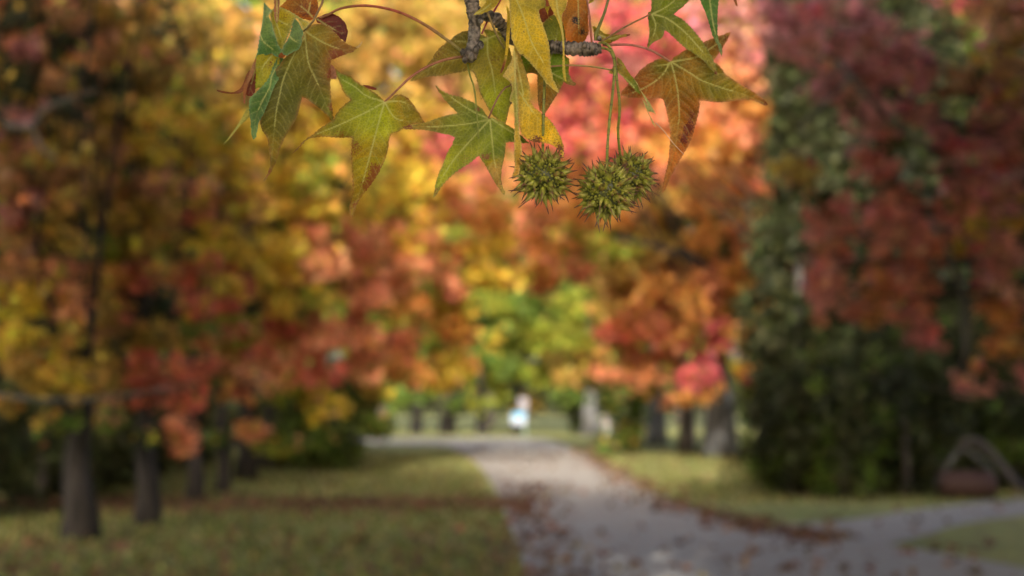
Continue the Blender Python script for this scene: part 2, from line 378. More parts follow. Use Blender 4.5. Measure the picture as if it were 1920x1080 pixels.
# ------------------------------------------------------------------ evergreens
def evergreen(name, label, cat, x, y, h, r, group=None, cols=('D', 'D', 'K', 'G'), n=None, shape='column', leaf=.13, lean=0, base=0.1, dens=1.0):
    o = empty(name, (x, y, 0)); ORG[o.name] = np.array([x, y, 0.]); tag(o, label, cat, group)
    mb = MB(); P = np.array([[x, y, -.1], [x + lean * .2, y, h * .4], [x + lean * .5, y, h * .8]]); mb.tube(spline(P, 4), np.linspace(max(.05, r * .11), .03, 9), 8); put(mb, 'trunk', bark, o)
    n = n or int(26 * h * r ** 1.2 * dens) + 20; pts, sz, co = [], [], []
    for k in range(n):
        u = random.random(); z = base + u * (h - base)
        pr = {'column': min(1, (1 - u) * 3.2) * (.75 + .25 * math.sin(u * 9 + x)) * (.7 + .3 * min(1, u * 6)), 'round': math.sqrt(max(.02, 1 - (2 * u - 1) ** 2)) * (1.0 if u > .5 else 1.1)}[shape]
        a_ = random.uniform(0, 2 * math.pi); rr = r * pr * random.uniform(.5, 1.18)
        p = np.array([x + lean * u + rr * math.cos(a_), y + rr * math.sin(a_), z]); R_ = random.uniform(.18, .38) * (.6 + .3 * r)
        nn = int(1.4 * math.pi * R_ ** 2 / (leaf * leaf * .9)); q = rng.normal(size=(nn, 3)) * R_ * .5 * np.array([.9, .9, 1.25])
        pts.append(p + q); sz.append(leaf * rng.uniform(.7, 1.4, nn)); co.append(jit(PAL[random.choice(cols)], nn, .3))
    foliage_mesh('crown', np.concatenate(pts), np.concatenate(sz), np.concatenate(co), o, star=False, narrow=.55, up=.6)
    return o
x_, y_ = gx(1500, 925); evergreen('conifer', 'tall dark green conifer column right of the drive', 'conifer', x_, y_, 11.6, 1.02, cols='DdDD', lean=.3, leaf=.12, dens=1.9)
x_, y_ = gx(1590, 925); evergreen('conifer', 'broad dark conifer behind the pink leaves, right of the tallest conifer', 'conifer', x_ + .2, y_ + 1.2, 11.5, 1.3, cols='DDKD', leaf=.12)
x_, y_ = gx(1740, 925); evergreen('conifer', 'dark conifer behind the pink leaves, above the rusty roller', 'conifer', x_ + .3, y_ + 2.5, 12.2, 1.5, cols='DKKD', leaf=.13)
evergreen('conifer', 'dark conifer at the right edge behind pink leaves', 'conifer', 11.6, 30, 12.4, 1.7, cols='DKKDD', leaf=.13)
SG = 'dark evergreen shrubs along the side track'
for px, py, h, r, lb in [(1500, 935, 2.3, .9, 'dark shrub at the foot of the tallest conifer'), (1610, 940, 2.6, 1.1, 'dark rounded shrub left of the rusty roller'),
                         (1725, 935, 2.9, 1.0, 'dark shrub directly behind the rusty roller'), (1860, 925, 3.2, 1.2, 'grey green shrub at the right edge behind the curved handle'), (1990, 925, 3.4, 1.3, 'dark shrub just beyond the right edge of the track')]:
    x_, y_ = gx(px, py); evergreen('shrub', lb, 'shrub', x_, y_ + r * .9, h, r, SG, cols='dDdDKG', shape='round', leaf=.1, base=.15)
evergreen('evergreen_tree', 'very tall dark evergreen high behind the pink leaves at the right edge', 'tree', 11.4, 35.5, 15, 2.6, cols='DDG', shape='round', leaf=.24, base=2.0, dens=.4)
x_, y_ = gx(600, 885); evergreen('bush', 'round mid green bush on the left lawn beyond the trunks', 'bush', x_, y_ + 1, 2.3, 1.35, cols='GGDG', shape='round', leaf=.11, base=.1)
x_, y_ = gx(520, 880); evergreen('bush', 'smaller dark green bush left of the round green bush', 'bush', x_, y_ + 1, 1.9, .9, cols='GDD', shape='round', leaf=.1, base=.1)
UG = 'low dark shrubs behind the left trunks'
for (x_, y_, h, r), s_ in zip([(-8.4, 20.5, 2.4, 1.3), (-8.0, 24.5, 2.3, 1.2), (-8.6, 29, 2.5, 1.4), (-8.8, 34, 2.6, 1.4), (-9.2, 40, 2.8, 1.5)], ['nearest', 'second', 'middle', 'fourth', 'farthest']):
    evergreen('shrub', f'{s_} low dark shrub in the undergrowth behind the left trunks', 'shrub', x_, y_, h, r, UG, cols='dDDd', shape='round', leaf=.12, base=.1)
x_, y_ = gx(1178, 846); evergreen('shrub', 'narrow light green column shrub beside the far right trunks', 'shrub', x_, y_, 4.6, .85, cols='GGgG', leaf=.17, shape='column')
x_, y_ = gx(1088, 816); evergreen('conifer', 'small dark conifer beside the broad far trunk', 'conifer', x_, y_ + 3, 5.2, 1.0, cols='DD', leaf=.2)
x_, y_ = gx(1428, 872); evergreen('shrub', 'yellow green shrub between the wide trunk and the conifer', 'shrub', x_ + .5, y_ + 3, 3.8, .5, cols='gGGG', leaf=.15, shape='round')
bx = [(-13.5, 22, 8), (-14, 29, 9), (-14.5, 37, 10), (-15, 46, 11), (-16, 56, 12), (-17, 67, 12)]
sides = ['nearest', 'second', 'third', 'fourth', 'fifth', 'farthest']
for (x_, y_, h), s_ in zip(bx, sides): evergreen('evergreen_tree', f'{s_} dark evergreen in the row behind the left lawn', 'tree', x_, y_, h, 3.1, 'dark evergreens behind the left lawn', cols='DGDK', shape='round', leaf=.26, base=.3, dens=.28)
for (x_, y_, h), s_ in zip([(15, 36, 13), (15, 45, 13), (16.5, 55, 12), (18, 66, 13)], sides): evergreen('evergreen_tree', f'{s_} dark evergreen in the row behind the right lawn', 'tree', x_, y_, h, 3.3, 'dark evergreens behind the right lawn', cols='DGD', shape='round', leaf=.28, base=1.2, dens=.28)
# far trees closing the view
for i, (x_, h) in enumerate([(-46, 41), (-37, 43), (-28, 42), (-19, 43), (-10.5, 42), (-2, 43), (6, 42), (14.5, 43), (23, 42), (32, 43), (42, 42)]):
    evergreen('distant_tree', f'{["leftmost","second","third","fourth","fifth","middle","seventh","eighth","ninth","tenth","rightmost"][i]} of the tall green trees closing the view, counted from the left', 'tree', x_, 118 + 4 * (i % 2), h, 5.6, 'tall trees at the far end', cols='GgGm', shape='round', leaf=.8, base=3.6, dens=.3)
hd = MB()
o = empty('hedge', (0, 270, 0)); ORG[o.name] = np.array([0, 270., 0]); tag(o, 'long dark green hedge across the field beyond all the trees', 'hedge')
nh = 9000; P = np.stack([rng.uniform(-115, 115, nh), 270 + rng.normal(0, 1.5, nh), rng.uniform(.1, 9, nh)], 1)
foliage_mesh('foliage', P, rng.uniform(.6, 1.0, nh), jit(PAL['D'], nh), o, star=False)
# ------------------------------------------------------------------ unseen trees overhead, added to shade branch, road and sides
OFF = [('tree', 'unseen leafy tree added behind the camera to shade the branch', -1.8, -4.6, 9.0, 3.6, 3.2, 170), ('tree', 'unseen tall leafy tree on the left, added to shade the near drive and lawn', -4.6, 5.0, 12.6, 5.8, 5.0, 400),
       ('tree', 'unseen tall leafy tree on the right verge, added to shade the right side', 5.4, 8.2, 11.6, 6.0, 4.8, 330), ('tree', 'unseen leafy tree right of the camera, added to shade the near drive', 4.4, .2, 9.6, 3.6, 3.4, 170)]
for nm, lb, x, y, h, rr, rz_, n in OFF:
    o = empty(nm, (x, y, 0)); ORG[o.name] = np.array([x, y, 0.]); tag(o, lb, 'tree', 'added shade trees over the camera')
    mb = MB(); mb.tube(spline([(x, y, -.1), (x + .1, y, 3), (x, y + .1, h * .7)], 5), np.linspace(.3, .1, 11), 10); put(mb, 'trunk', bark, o)
    pts, sz, co = [], [], []
    for k in range(n):
        d = rng.normal(size=3); d /= np.linalg.norm(d); d *= random.uniform(.3, 1); p = np.array([x + d[0] * rr, y + d[1] * rr, h - rz_ + d[2] * rz_])
        q = project(p)
        if q and -250 < q[0] < 2170 and q[1] > -250: continue
        if p[2] < 2.7: continue
        nn = 80; w_ = rng.normal(size=(nn, 3)) * .5; pts.append(p + w_); sz.append(.17 * rng.uniform(.7, 1.3, nn)); co.append(jit(PAL[random.choice('ymgG')], nn))
    pts, sz, co = np.concatenate(pts), np.concatenate(sz), np.concatenate(co)
    v_ = pts - CAM; f_ = v_ @ FWD; inside = (f_ > -.3) & (np.abs(v_[:, 0]) < f_ * .36 + .35) & (np.abs(v_ @ UP) < f_ * .2025 + .35)
    foliage_mesh('crown', pts[~inside], sz[~inside], co[~inside], o)
# ------------------------------------------------------------------ branches seen in the blur
def bare_branch(key_root, pts, r0, r1, m=None):
    mb = MB(); Q = spline([at(*p) for p in pts], 6); mb.tube(Q, np.linspace(r0, r1, len(Q)), 8); put(mb, 'branch', m or bark, key_root)
trees = {k: o for k, o in zip(T, [o for o in bpy.data.objects if o.name.split('.')[0] == 'tree' and o.parent is None][:len(T)])}
bare_branch(trees['L1'], [(-160, 300, 17.4), (-60, 215, 16.6), (20, 236, 15.8), (62, 240, 15.6)], .045, .035)
bare_branch(trees['L1'], [(62, 240, 15.6), (85, 205, 15.5), (130, 185, 15.4), (180, 170, 15.3)], .03, .015)
bare_branch(trees['L1'], [(62, 240, 15.6), (80, 280, 15.6), (110, 300, 15.6)], .025, .015)
bare_branch(trees['L1'], [(-40, 735, 16.8), (60, 748, 15.6), (180, 748, 15.3), (300, 730, 15.2), (380, 715, 15.2)], .018, .01)
bare_branch(trees['N1'], [(1880, 380, 17.0), (1770, 300, 15.6), (1660, 215, 15.3), (1570, 115, 15.2)], .05, .03)
bare_branch(trees['N1'], [(1600, 140, 15.2), (1560, 180, 15.2), (1500, 240, 15.2)], .03, .02)
bare_branch(trees['N1'], [(1990, 760, 17), (1830, 740, 15.6), (1720, 722, 15.3), (1600, 700, 15.2)], .014, .008, bark_dark)
bare_branch(trees['N1'], [(1800, 700, 15.4), (1812, 610, 15.4), (1790, 500, 15.4), (1740, 400, 15.4)], .04, .02)
bare_branch(trees['R1'], [(1345, 560, 44.5), (1325, 500, 42), (1240, 465, 41.6), (1150, 445, 41.4)], .16, .07, bark_dark)
# ------------------------------------------------------------------ litter and grass
EDGE = [ground(p, q)[:2] for p, q in [(1085, 845), (1150, 885), (1255, 945), (1400, 985), (1560, 1015)]]
n = 5500; pts = []
while len(pts) < n:
    u = random.random()
    if u < .14:
        i = random.randint(0, len(EDGE) - 2); k = random.random(); p = EDGE[i] * (1 - k) + EDGE[i + 1] * k + rng.normal(0, .26, 2)
    elif u < .52: p = np.array([random.uniform(-10, .3), random.gauss(23.6, .9)])
    elif u < .61: p = np.array([random.uniform(-8, 8), random.uniform(11, 17)])
    elif u < .69: p = np.array([random.uniform(-9, 0), random.uniform(11, 19)])
    elif u < .73: p = np.array([random.uniform(-22, 3), random.gauss(73, 3.0)])
    elif u < .77: p = np.array([random.gauss(.35, .3), random.uniform(12, 30)])
    else: p = np.array([random.uniform(-12, 12), random.uniform(10, 62)])
    pts.append((p[0], p[1], random.uniform(.012, .05)))
pts = np.array(pts); cols = np.concatenate([jit(c, len(pts) // 5) for c in ((.22, .11, .07), (.17, .11, .07), (.26, .17, .09), (.12, .07, .045), (.26, .13, .08))])
lf = foliage_mesh('fallen_leaves', pts, rng.uniform(.045, .1, len(pts)), cols, None); tag(lf, 'brown and rust fallen leaves lying along the drive edges and lawn', 'leaf litter', kind='stuff')
n = 42000; Y_ = 11 + 40 * rng.uniform(0, 1, n) ** 1.8; X_ = rng.uniform(-13, 13, n) * (Y_ / 51 * .6 + .45)
le = np.array(sorted(left_edge, key=lambda p: p[1])); ok = (X_ < np.interp(Y_, le[:, 1], le[:, 0]) - .05) | ((X_ > np.interp(Y_, [p[1] for p in sorted(map(tuple, right_edge), key=lambda p: p[1])], [p[0] for p in sorted(map(tuple, right_edge), key=lambda p: p[1])]) + .1) & (Y_ > 24))
X_, Y_ = X_[ok], Y_[ok]; n = len(X_); gm = bpy.data.meshes.new('grass'); a_ = rng.uniform(0, 6.28, n); wd = .035; hh_ = rng.uniform(.04, .11, n)
base = np.stack([X_, Y_, np.full(n, -.005)], 1); dx = np.stack([np.cos(a_), np.sin(a_), 0 * a_], 1) * wd; tip = base + np.stack([rng.normal(0, .03, n), rng.normal(0, .03, n), hh_], 1)
V = np.stack([base - dx, base + dx, tip], 1).reshape(-1, 3)
gm.vertices.add(3 * n); gm.vertices.foreach_set('co', V.astype(np.float32).ravel()); gm.loops.add(3 * n); gm.loops.foreach_set('vertex_index', np.arange(3 * n, dtype=np.int32)); gm.polygons.add(n); gm.polygons.foreach_set('loop_start', np.arange(0, 3 * n, 3, dtype=np.int32)); gm.polygons.foreach_set('loop_total', np.full(n, 3, np.int32)); gm.update(calc_edges=True)
gm.materials.append(foliage); gc = np.where((rng.random(n) < .5)[:, None], jit((.16, .185, .045), n, .3), jit((.29, .27, .10), n, .3)); set_attr(gm, 'tint', np.repeat(gc, 3, axis=0))
go = bpy.data.objects.new('grass', gm); COL.objects.link(go); tag(go, 'short green and straw coloured lawn grass beside the drive', 'grass', kind='stuff')
# ------------------------------------------------------------------ signs, posts, fence, roller
x_, y_ = gx(984, 817)
o = empty('sign_post', (x_, y_, 0)); ORG[o.name] = np.array([x_, y_, 0.]); tag(o, 'pale post with white and blue sign board at the far bend of the drive', 'sign')
m_ = MB(); m_.tube([(x_, y_, -.1), (x_, y_, 1.0), (x_, y_, 1.95)], [.085, .085, .085], 10, (.28, .38, .34)); put(m_, 'post', plain_mat, o)
m_ = MB(); m_.box((x_ - .1, y_ - .02, 1.72), (.5, .36, .6), (.20, .19, .22)); m_.tube([(x_ - .35, y_ - .02, 2.02), (x_ + .15, y_ - .02, 2.02)], [.18, .18], 14, (.20, .19, .22)); put(m_, 'letter_box', plain_mat, o, False)
m_ = MB(); m_.box((x_ - .36, y_ - .28, .98), (.85, .04, .62), (.34, .38, .46)); put(m_, 'sign_board', plain_mat, o, False)
m_ = MB(); m_.box((x_ - .34, y_ - .305, 1.2), (.7, .006, .24), (.03, .30, .55)); put(m_, 'sign_stripe', plain_mat, o, False)
for px, py, hgt, lb in [(1302, 846, 2.0, 'white post between the thin dark trunk and the wide grey trunk'), (1322, 843, 1.9, 'pale green white post beside the widest grey trunk')]:
    x_, y_ = gx(px, py); o = empty('post', (x_, y_, 0)); ORG[o.name] = np.array([x_, y_, 0.]); tag(o, lb, 'post', 'white posts by the right trunks')
    m_ = MB(); m_.box((x_, y_, hgt / 2), (.17, .17, hgt), (.42, .48, .45)); put(m_, 'shaft', plain_mat, o, False)
    m_ = MB(); m_.add([(x_ - .11, y_ - .11, hgt), (x_ + .11, y_ - .11, hgt), (x_ + .11, y_ + .11, hgt), (x_ - .11, y_ + .11, hgt), (x_, y_, hgt + .12)], [(0, 1, 4), (1, 2, 4), (2, 3, 4), (3, 0, 4), (3, 2, 1, 0)], (.45, .5, .48)); put(m_, 'cap', plain_mat, o, False)
x_, y_ = gx(1140, 817); o = empty('utility_box', (x_, y_, 0)); ORG[o.name] = np.array([x_, y_, 0.]); tag(o, 'small pale box on a short stand beside the broad far trunk', 'box')
m_ = MB(); m_.box((x_, y_, .85), (.5, .4, .6), (.5, .44, .45)); put(m_, 'cabinet', plain_mat, o, False); m_ = MB(); m_.box((x_, y_, .27), (.2, .2, .56), (.35, .4, .36)); put(m_, 'stand', plain_mat, o, False)
o = empty('fence', (0, 140, 0)); ORG[o.name] = np.array([0, 140., 0]); tag(o, 'low dark post and rail fence across the far field', 'fence')
for i in range(-10, 11):
    m_ = MB(); m_.box((i * 3, 140, .6), (.14, .14, 1.2), (.03, .03, .028)); put(m_, 'post', plain_mat, o, False)
for z_ in (.45, .95):
    m_ = MB(); m_.box((0, 139.9, z_), (60, .05, .12), (.035, .035, .03)); put(m_, 'rail', plain_mat, o, False)
# rusty garden roller with curved shaft
gp = ground(1812, 936); x_, y_ = float(gp[0]), float(gp[1]); u_ = y_ / FPX
o = empty('garden_roller', (x_, y_, 0)); ORG[o.name] = np.array([x_, y_, 0.]); tag(o, 'rusty brown garden roller with curved grey handle on the side track', 'garden roller')
rd = 27 * u_; hw = 50 * u_
m_ = MB(); m_.tube([(x_ - hw, y_, rd), (x_ - hw + .03, y_, rd), (x_ + hw - .03, y_, rd), (x_ + hw, y_, rd)], [rd * .92, rd, rd, rd * .92], 28, (.045, .02, .016)); put(m_, 'drum', plain_mat, o)
m_ = MB(); m_.tube([(x_ - hw - .07, y_, rd), (x_ + hw + .07, y_, rd)], [.03, .03], 10, (.14, .12, .12)); put(m_, 'axle', plain_mat, o)
for s_ in (-1, 1):
    m_ = MB(); Q = spline([(x_ + s_ * (hw + .05), y_, rd), (x_ + s_ * hw * .7 - .02, y_ - .15, rd * 2.4), (x_ - .12, y_ - .2, rd * 3.6)], 5); m_.tube(Q, .035, 8, (.10, .10, .105)); put(m_, 'strut', plain_mat, o)
m_ = MB(); Q = spline([(x_ - .16, y_ - .2, rd * 3.5), (x_ - .02, y_ - .24, rd * 4.05), (x_ + .25, y_ - .3, rd * 3.6), (x_ + .5, y_ - .5, rd * 2.2), (x_ + .68, y_ - .8, rd * 1.0), (x_ + .70, y_ - 1.5, .22), (x_ + .42, y_ - 2.6, .06), (x_ + .2, y_ - 3.2, .05)], 6)
m_.tube(Q, np.concatenate([np.full(20, .07), np.linspace(.07, .035, len(Q) - 20)]), 10, (.05, .04, .036)); put(m_, 'handle', plain_mat, o)
# ------------------------------------------------------------------ the sweetgum branch, one metre from the lens
D0 = 1.0; MM = D0 / FPX                                        # size of one unit of the tracing at that distance
def P3(px, py, w=0.0):             # w: millimetres towards the viewer
    d = ray(px, py); return CAM + d * (D0 - w / 1000.0)
CR = dict(A=(400, 0, 6.353), B=(400, 150, 4.0), C=(700, 0, 5.4), D=(740, 120, 3.857), E=(920, 0, 5.4), F=(1120, 0, 4.909), G=(920, 180, 4.155))
def tr(s):
    """'A 10,20 30,40 B 5,6' -> list of points; the letter is the tracing frame of the points after it"""
    out = []; k = None
    for tok in s.split():
        if tok in CR: k = CR[tok]; continue
        x, y = map(float, tok.split(',')); out.append((k[0] + x / k[2], k[1] + y / k[2]))
    return out
br0 = P3(880, -20)
branch = empty('sweetgum_branch', tuple(br0)); ORG[branch.name] = br0
tag(branch, 'sweetgum branch with coloured leaves and spiky seed balls hanging at the top', 'branch')
def segs(lines):
    A, B, W = [], [], []
    for ln, w0, w1 in lines:
        n = len(ln)
        for i in range(n - 1):
            A.append(ln[i]); B.append(ln[i + 1]); W.append(w0 + (w1 - w0) * i / max(1, n - 1))
    return np.array(A, float), np.array(B, float), np.array(W, float)
def segdist(P, A, B):
    d = B - A; L = (d ** 2).sum(1) + 1e-9; best = np.full(len(P), 1e9); idx = np.zeros(len(P), int)
    for i in range(len(A)):
        u = np.clip(((P - A[i]) @ d[i]) / L[i], 0, 1); q = P - (A[i] + u[:, None] * d[i]); r = np.hypot(q[:, 0], q[:, 1])
        m = r < best; best[m] = r[m]; idx[m] = i
    return best, idx
def smooth2(ln, n=6):
    if len(ln) < 3: return [tuple(p) for p in ln]
    return [tuple(p[:2]) for p in spline([(a, b, 0) for a, b in ln], n)]
def side_veins(main, step=17, lmax=46):
    out = []; P = np.array(smooth2(main, 8)); d = np.r_[0, np.cumsum(np.hypot(*np.diff(P, axis=0).T))]; L = d[-1]
    s = step * .9; k = 0
    while s < L * .93:
        p = np.array([np.interp(s, d, P[:, 0]), np.interp(s, d, P[:, 1])]); q = np.array([np.interp(s + 3, d, P[:, 0]), np.interp(s + 3, d, P[:, 1])])
        tv = q - p; tv /= np.hypot(*tv) + 1e-9; sg = 1 if k % 2 else -1
        nv = np.array([-tv[1], tv[0]]) * sg; ln = min(lmax, .42 * (L - s) + 8)
        a = p; pts = [tuple(p)]
        for j in range(1, 5):
            f = j / 4; dirv = tv * (.55 + .55 * f) + nv * (1.0 - .35 * f); dirv /= np.hypot(*dirv); a = a + dirv * ln / 4; pts.append(tuple(a))
        out.append(pts); s += step * random.uniform(.42, .68); k += 1
    return out
def serrate(out, amp=1.7, step=2.2):
    P = np.array(out + [out[0]], float); res = []; k = 0
    for i in range(len(P) - 1):
        a, b = P[i], P[i + 1]; L = np.hypot(*(b - a)); m = max(1, int(L / step)); nv = np.array([b[1] - a[1], a[0] - b[0]]) / (L + 1e-9)
        for j in range(m):
            k += 1; f = j / m; off = (amp * ((k % 3) / 2 - .5) + random.uniform(-.25, .25)) if (0 < j) else 0
            res.append(a + (b - a) * f + nv * off)
    return np.array(res)
def patch(acc, outline, veins, base, w=0, tilt=(0, 0), bow=0, relief=.7, spots=(), spotcol=(.16, .035, .012), edge=None, serr=1.7, step=2.1, wob=1.2, vw=1.5, side=True):
    """one traced piece of leaf; base: [(px, py, colour, reach)], spots: [(px, py, reach, amount)]"""
    out = serrate(smooth_outline(outline), serr)
    mn, mx = out.min(0), out.max(0); gx_, gy_ = np.meshgrid(np.arange(mn[0] + 1, mx[0], step), np.arange(mn[1] + 1, mx[1], step))
    g = np.stack([gx_.ravel(), gy_.ravel()], 1); g[:, 0] += np.where((np.round((g[:, 1] - mn[1]) / step).astype(int) % 2) == 0, step / 2, 0)
    g = g + rng.uniform(-.25, .25, g.shape)
    # inside test
    ins = np.zeros(len(g), bool); x, y = g[:, 0], g[:, 1]
    for i in range(len(out)):
        x0, y0 = out[i]; x1, y1 = out[(i + 1) % len(out)]
        if y0 == y1: continue
        c = ((y0 > y) != (y1 > y)) & (x < (x1 - x0) * (y - y0) / (y1 - y0) + x0); ins ^= c
    g = g[ins]
    de, _ = segdist(g, out, np.roll(out, -1, 0)); g = g[de > step * .55]
    allp = np.concatenate([out, g]); n0 = len(out)
    V2, _, F2, _, _, _ = geometry.delaunay_2d_cdt([Vector(p) for p in allp], [(i, (i + 1) % n0) for i in range(n0)], [list(range(n0))], 1, 1e-4)
    V2 = np.array([tuple(v) for v in V2])
    lines = []
    for v in veins:
        s = smooth2(v, 6); lines.append((s, vw, vw * .35))
        if side:
            for q in side_veins(v): lines.append((q, vw * .55, vw * .2))
    dmain = np.full(len(V2), 30.0); vein = np.zeros(len(V2))
    if lines:
        A, B, W = segs(lines); 
        bestv = np.zeros(len(V2)); d_, i_ = segdist(V2, A, B); vein = np.clip(1.25 - d_ / (W[i_] + .35), 0, 1); dmain = d_
        vein *= np.where(W[i_] > vw * .56, 1.0, .26)
    e_, _ = segdist(V2, out, np.roll(out, -1, 0))
    c0 = V2.mean(0); u = (V2 - c0) / 100.0; S = np.array([mx[0] - mn[0], mx[1] - mn[1]]).max() / 200.0
    w_ = w + tilt[0] * u[:, 0] + tilt[1] * u[:, 1] - .5 * bow * (u ** 2).sum(1) + relief * .7 * (1 - np.exp(-dmain / 9.0))
    w_ += wob * np.sin(V2[:, 0] / 23.0 + c0[0]) * np.sin(V2[:, 1] / 31.0 + c0[1]) + .5 * np.sin(V2[:, 0] / 8.0 + V2[:, 1] / 11.0) - .8 * np.exp(-e_ / 3.0) * np.sin(V2[:, 0] / 9 + V2[:, 1] / 7)
    ray_ = FWD[None, :] + np.outer((V2[:, 0] - 960) / FPX, [1, 0, 0]) + np.outer((540 - V2[:, 1]) / FPX, UP)
    V3 = CAM + ray_ * (D0 - w_ / 1000.0)[:, None]
    # pigment
    wt = np.zeros(len(V2)); col = np.zeros((len(V2), 3))
    for px, py, cc, rch in base:
        k = np.exp(-((V2[:, 0] - px) ** 2 + (V2[:, 1] - py) ** 2) / (2 * rch * rch)) + 1e-6; wt += k; col += k[:, None] * np.array(cc)
    col /= wt[:, None]; warm = (col[:, :1] > col[:, 1:2] * 1.12); col = np.clip(col * np.where(warm, np.array([[1.12, 1.08, .95]]), np.array([[1.38, 1.12, .85]])), 0, .8); lum_ = (col @ np.array([.3, .6, .1]))[:, None]; col = np.clip(lum_ + (col - lum_) * 1.16, .004, .85); sp = np.zeros(len(V2))
    for px, py, rch, am in spots: sp += (am * 1.15 + .04) * np.exp(-((V2[:, 0] - px) ** 2 + (V2[:, 1] - py) ** 2) / (2 * rch * rch))
    if edge is not None: f = np.exp(-e_ / 2.6)[:, None] * .9; col = col * (1 - f) + np.array(edge) * f
    acc.append((V3, F2, col, vein, sp, np.tile(np.array(spotcol), (len(V2), 1))))
def smooth_outline(pts):
    """keep tips sharp, round the rest"""
    P = np.array(pts, float); n = len(P); out = []
    for i in range(n):
        p0, p1, p2, p3 = P[i - 1], P[i], P[(i + 1) % n], P[(i + 2) % n]
        def ang(a, b, c):
            u, v = a - b, c - b; return math.degrees(math.acos(np.clip(u @ v / (np.hypot(*u) * np.hypot(*v) + 1e-9), -1, 1)))
        m1 = (p2 - p0) / 2 if ang(p0, p1, p2) > 100 else (p2 - p1) * .9
        m2 = (p3 - p1) / 2 if ang(p1, p2, p3) > 100 else (p2 - p1) * .9
        L = np.hypot(*(p2 - p1)); m1 = m1 * min(1, 1.2 * L / (np.hypot(*m1) + 1e-9)); m2 = m2 * min(1, 1.2 * L / (np.hypot(*m2) + 1e-9))
        for k in range(3):
            t_ = k / 3; out.append((2 * t_ ** 3 - 3 * t_ ** 2 + 1) * p1 + (t_ ** 3 - 2 * t_ ** 2 + t_) * m1 + (-2 * t_ ** 3 + 3 * t_ ** 2) * p2 + (t_ ** 3 - t_ ** 2) * m2)
    return out
def leaf_obj(acc, label):
    V, F, C_, ve, sp, sc2, n = [], [], [], [], [], [], 0
    for v, f, c, a, s, s2 in acc:
        V.append(v); F += [tuple(i + n for i in q) for q in f]; n += len(v); C_.append(c); ve.append(a); sp.append(s); sc2.append(s2)
    V = np.concatenate(V); o = raw_mesh('leaf', V, F, nearleaf, None, (0, 0, 0)); o.parent = branch; o.location = -br0
    me = o.data; set_attr(me, 'tint', np.concatenate(C_)); set_attr(me, 'vein', np.concatenate(ve)); set_attr(me, 'spot', np.concatenate(sp)); set_attr(me, 'spotcol', np.concatenate(sc2))
    o['label'] = label; return o
def stalk(parent, pts, r, cols, name='stalk', sides=8):
    """pts: (px, py, w); r: radius in tracing units (start, end)"""
    Q = spline(pts, 8); n = len(Q); C_ = np.array([np.array(cols[0]) * (1 - k) + np.array(cols[1]) * k for k in np.linspace(0, 1, n)])
    if len(cols) == 3: C_ = np.array([np.array(cols[0]) * max(0, 1 - 2 * k) + np.array(cols[1]) * (1 - abs(2 * k - 1)) + np.array(cols[2]) * max(0, 2 * k - 1) for k in np.linspace(0, 1, n)])
    R = np.linspace(r[0], r[1], n) * MM * (1 + .05 * np.sin(np.arange(n) * 1.7)); P = np.array([P3(*q) for q in Q])
    m_ = MB(); m_.tube(P, R, sides, C_); o = m_.build(name, stalk_mat, None, (0, 0, 0)); o.parent = parent
    if parent is branch: o.location = -br0
    return o
GRN = (.125, .185, .022); LIM = (.20, .29, .035); OLV = (.15, .125, .014); DOL = (.055, .075, .012); YEL = (.46, .36, .065); PYE = (.33, .30, .08); ORB = (.20, .065, .015)
TEAL = (.085, .17, .085); RED = (.17, .035, .015); RUST = (.22, .06, .018); PK = (.26, .05, .035); GST = (.13, .14, .02); BRN = (.20, .10, .05)
# --- rust leaf behind the left cluster (its stalk is the long crimson arch)
a = []
patch(a, tr('A 790,90 870,0 960,-60 1210,-40 1250,80 1245,140 1200,215 1150,245 1050,215 950,160 870,110'), [tr('A 1180,200 1100,120 960,20'), tr('A 1130,150 1150,60 1160,-20')], [(570, 12, (.30, .13, .035), 30), (590, 30, RUST, 20)], w=-10, tilt=(6, 4), spots=[(575, 20, 25, .35)])
patch(a, tr('A 1220,225 1300,180 1370,158 1450,172 1530,225 1580,290 1602,380 1590,450 1575,505 1500,445 1420,360 1320,300 1240,270'), [tr('A 1235,225 1350,300 1440,350 1540,410')], [(630, 40, (.085, .012, .010), 30), (615, 50, (.12, .02, .01), 10)], w=-9, tilt=(-10, 5), spots=[(640, 60, 12, .3)])
l_ = leaf_obj(a, 'rust brown leaf tucked behind the olive leaf at the top left')
stalk(l_, [(594, 35, -8), (612, 29, -6), (636, 17, -5), (668, 11, -4), (702, 12, -3), (740, 20, -2), (774, 34, -1), (804, 51, -1), (830, 69, -2), (853, 86, -4), (865, 97, -6)], (2.3, 3.3), (BRN, PK, (.2, .2, .06)))
# --- red curled leaf at far left
a = []
patch(a, tr('A 500,700 540,700 530,850 B 330,0 300,112 238,110 222,60 A 410,960 440,850 470,780'), [tr('A 515,720 480,900 B 265,100')], [(475, 140, (.20, .035, .012), 30)], w=-9, tilt=(15, 0), spots=[(478, 160, 14, .4)])
patch(a, tr('B 25,70 60,80 140,92 190,72 220,35 A 390,900 430,830 440,880 420,950 B 235,30 225,80 195,100 130,104 70,98 30,84'), [], [(430, 172, (.17, .06, .03), 30), (470, 130, (.28, .12, .08), 20)], w=-6, tilt=(0, 8), wob=.6, serr=.4)
patch(a, tr('A 480,730 500,760 470,900 B 262,30 245,110 238,178 226,172 224,100 232,40 A 420,900'), [], [(462, 170, (.24, .10, .06), 30), (470, 130, (.33, .19, .13), 20)], w=-4, tilt=(9, 0), wob=.6, serr=.5)
leaf_obj(a, 'curled red brown leaf with a thin tail pointing left')
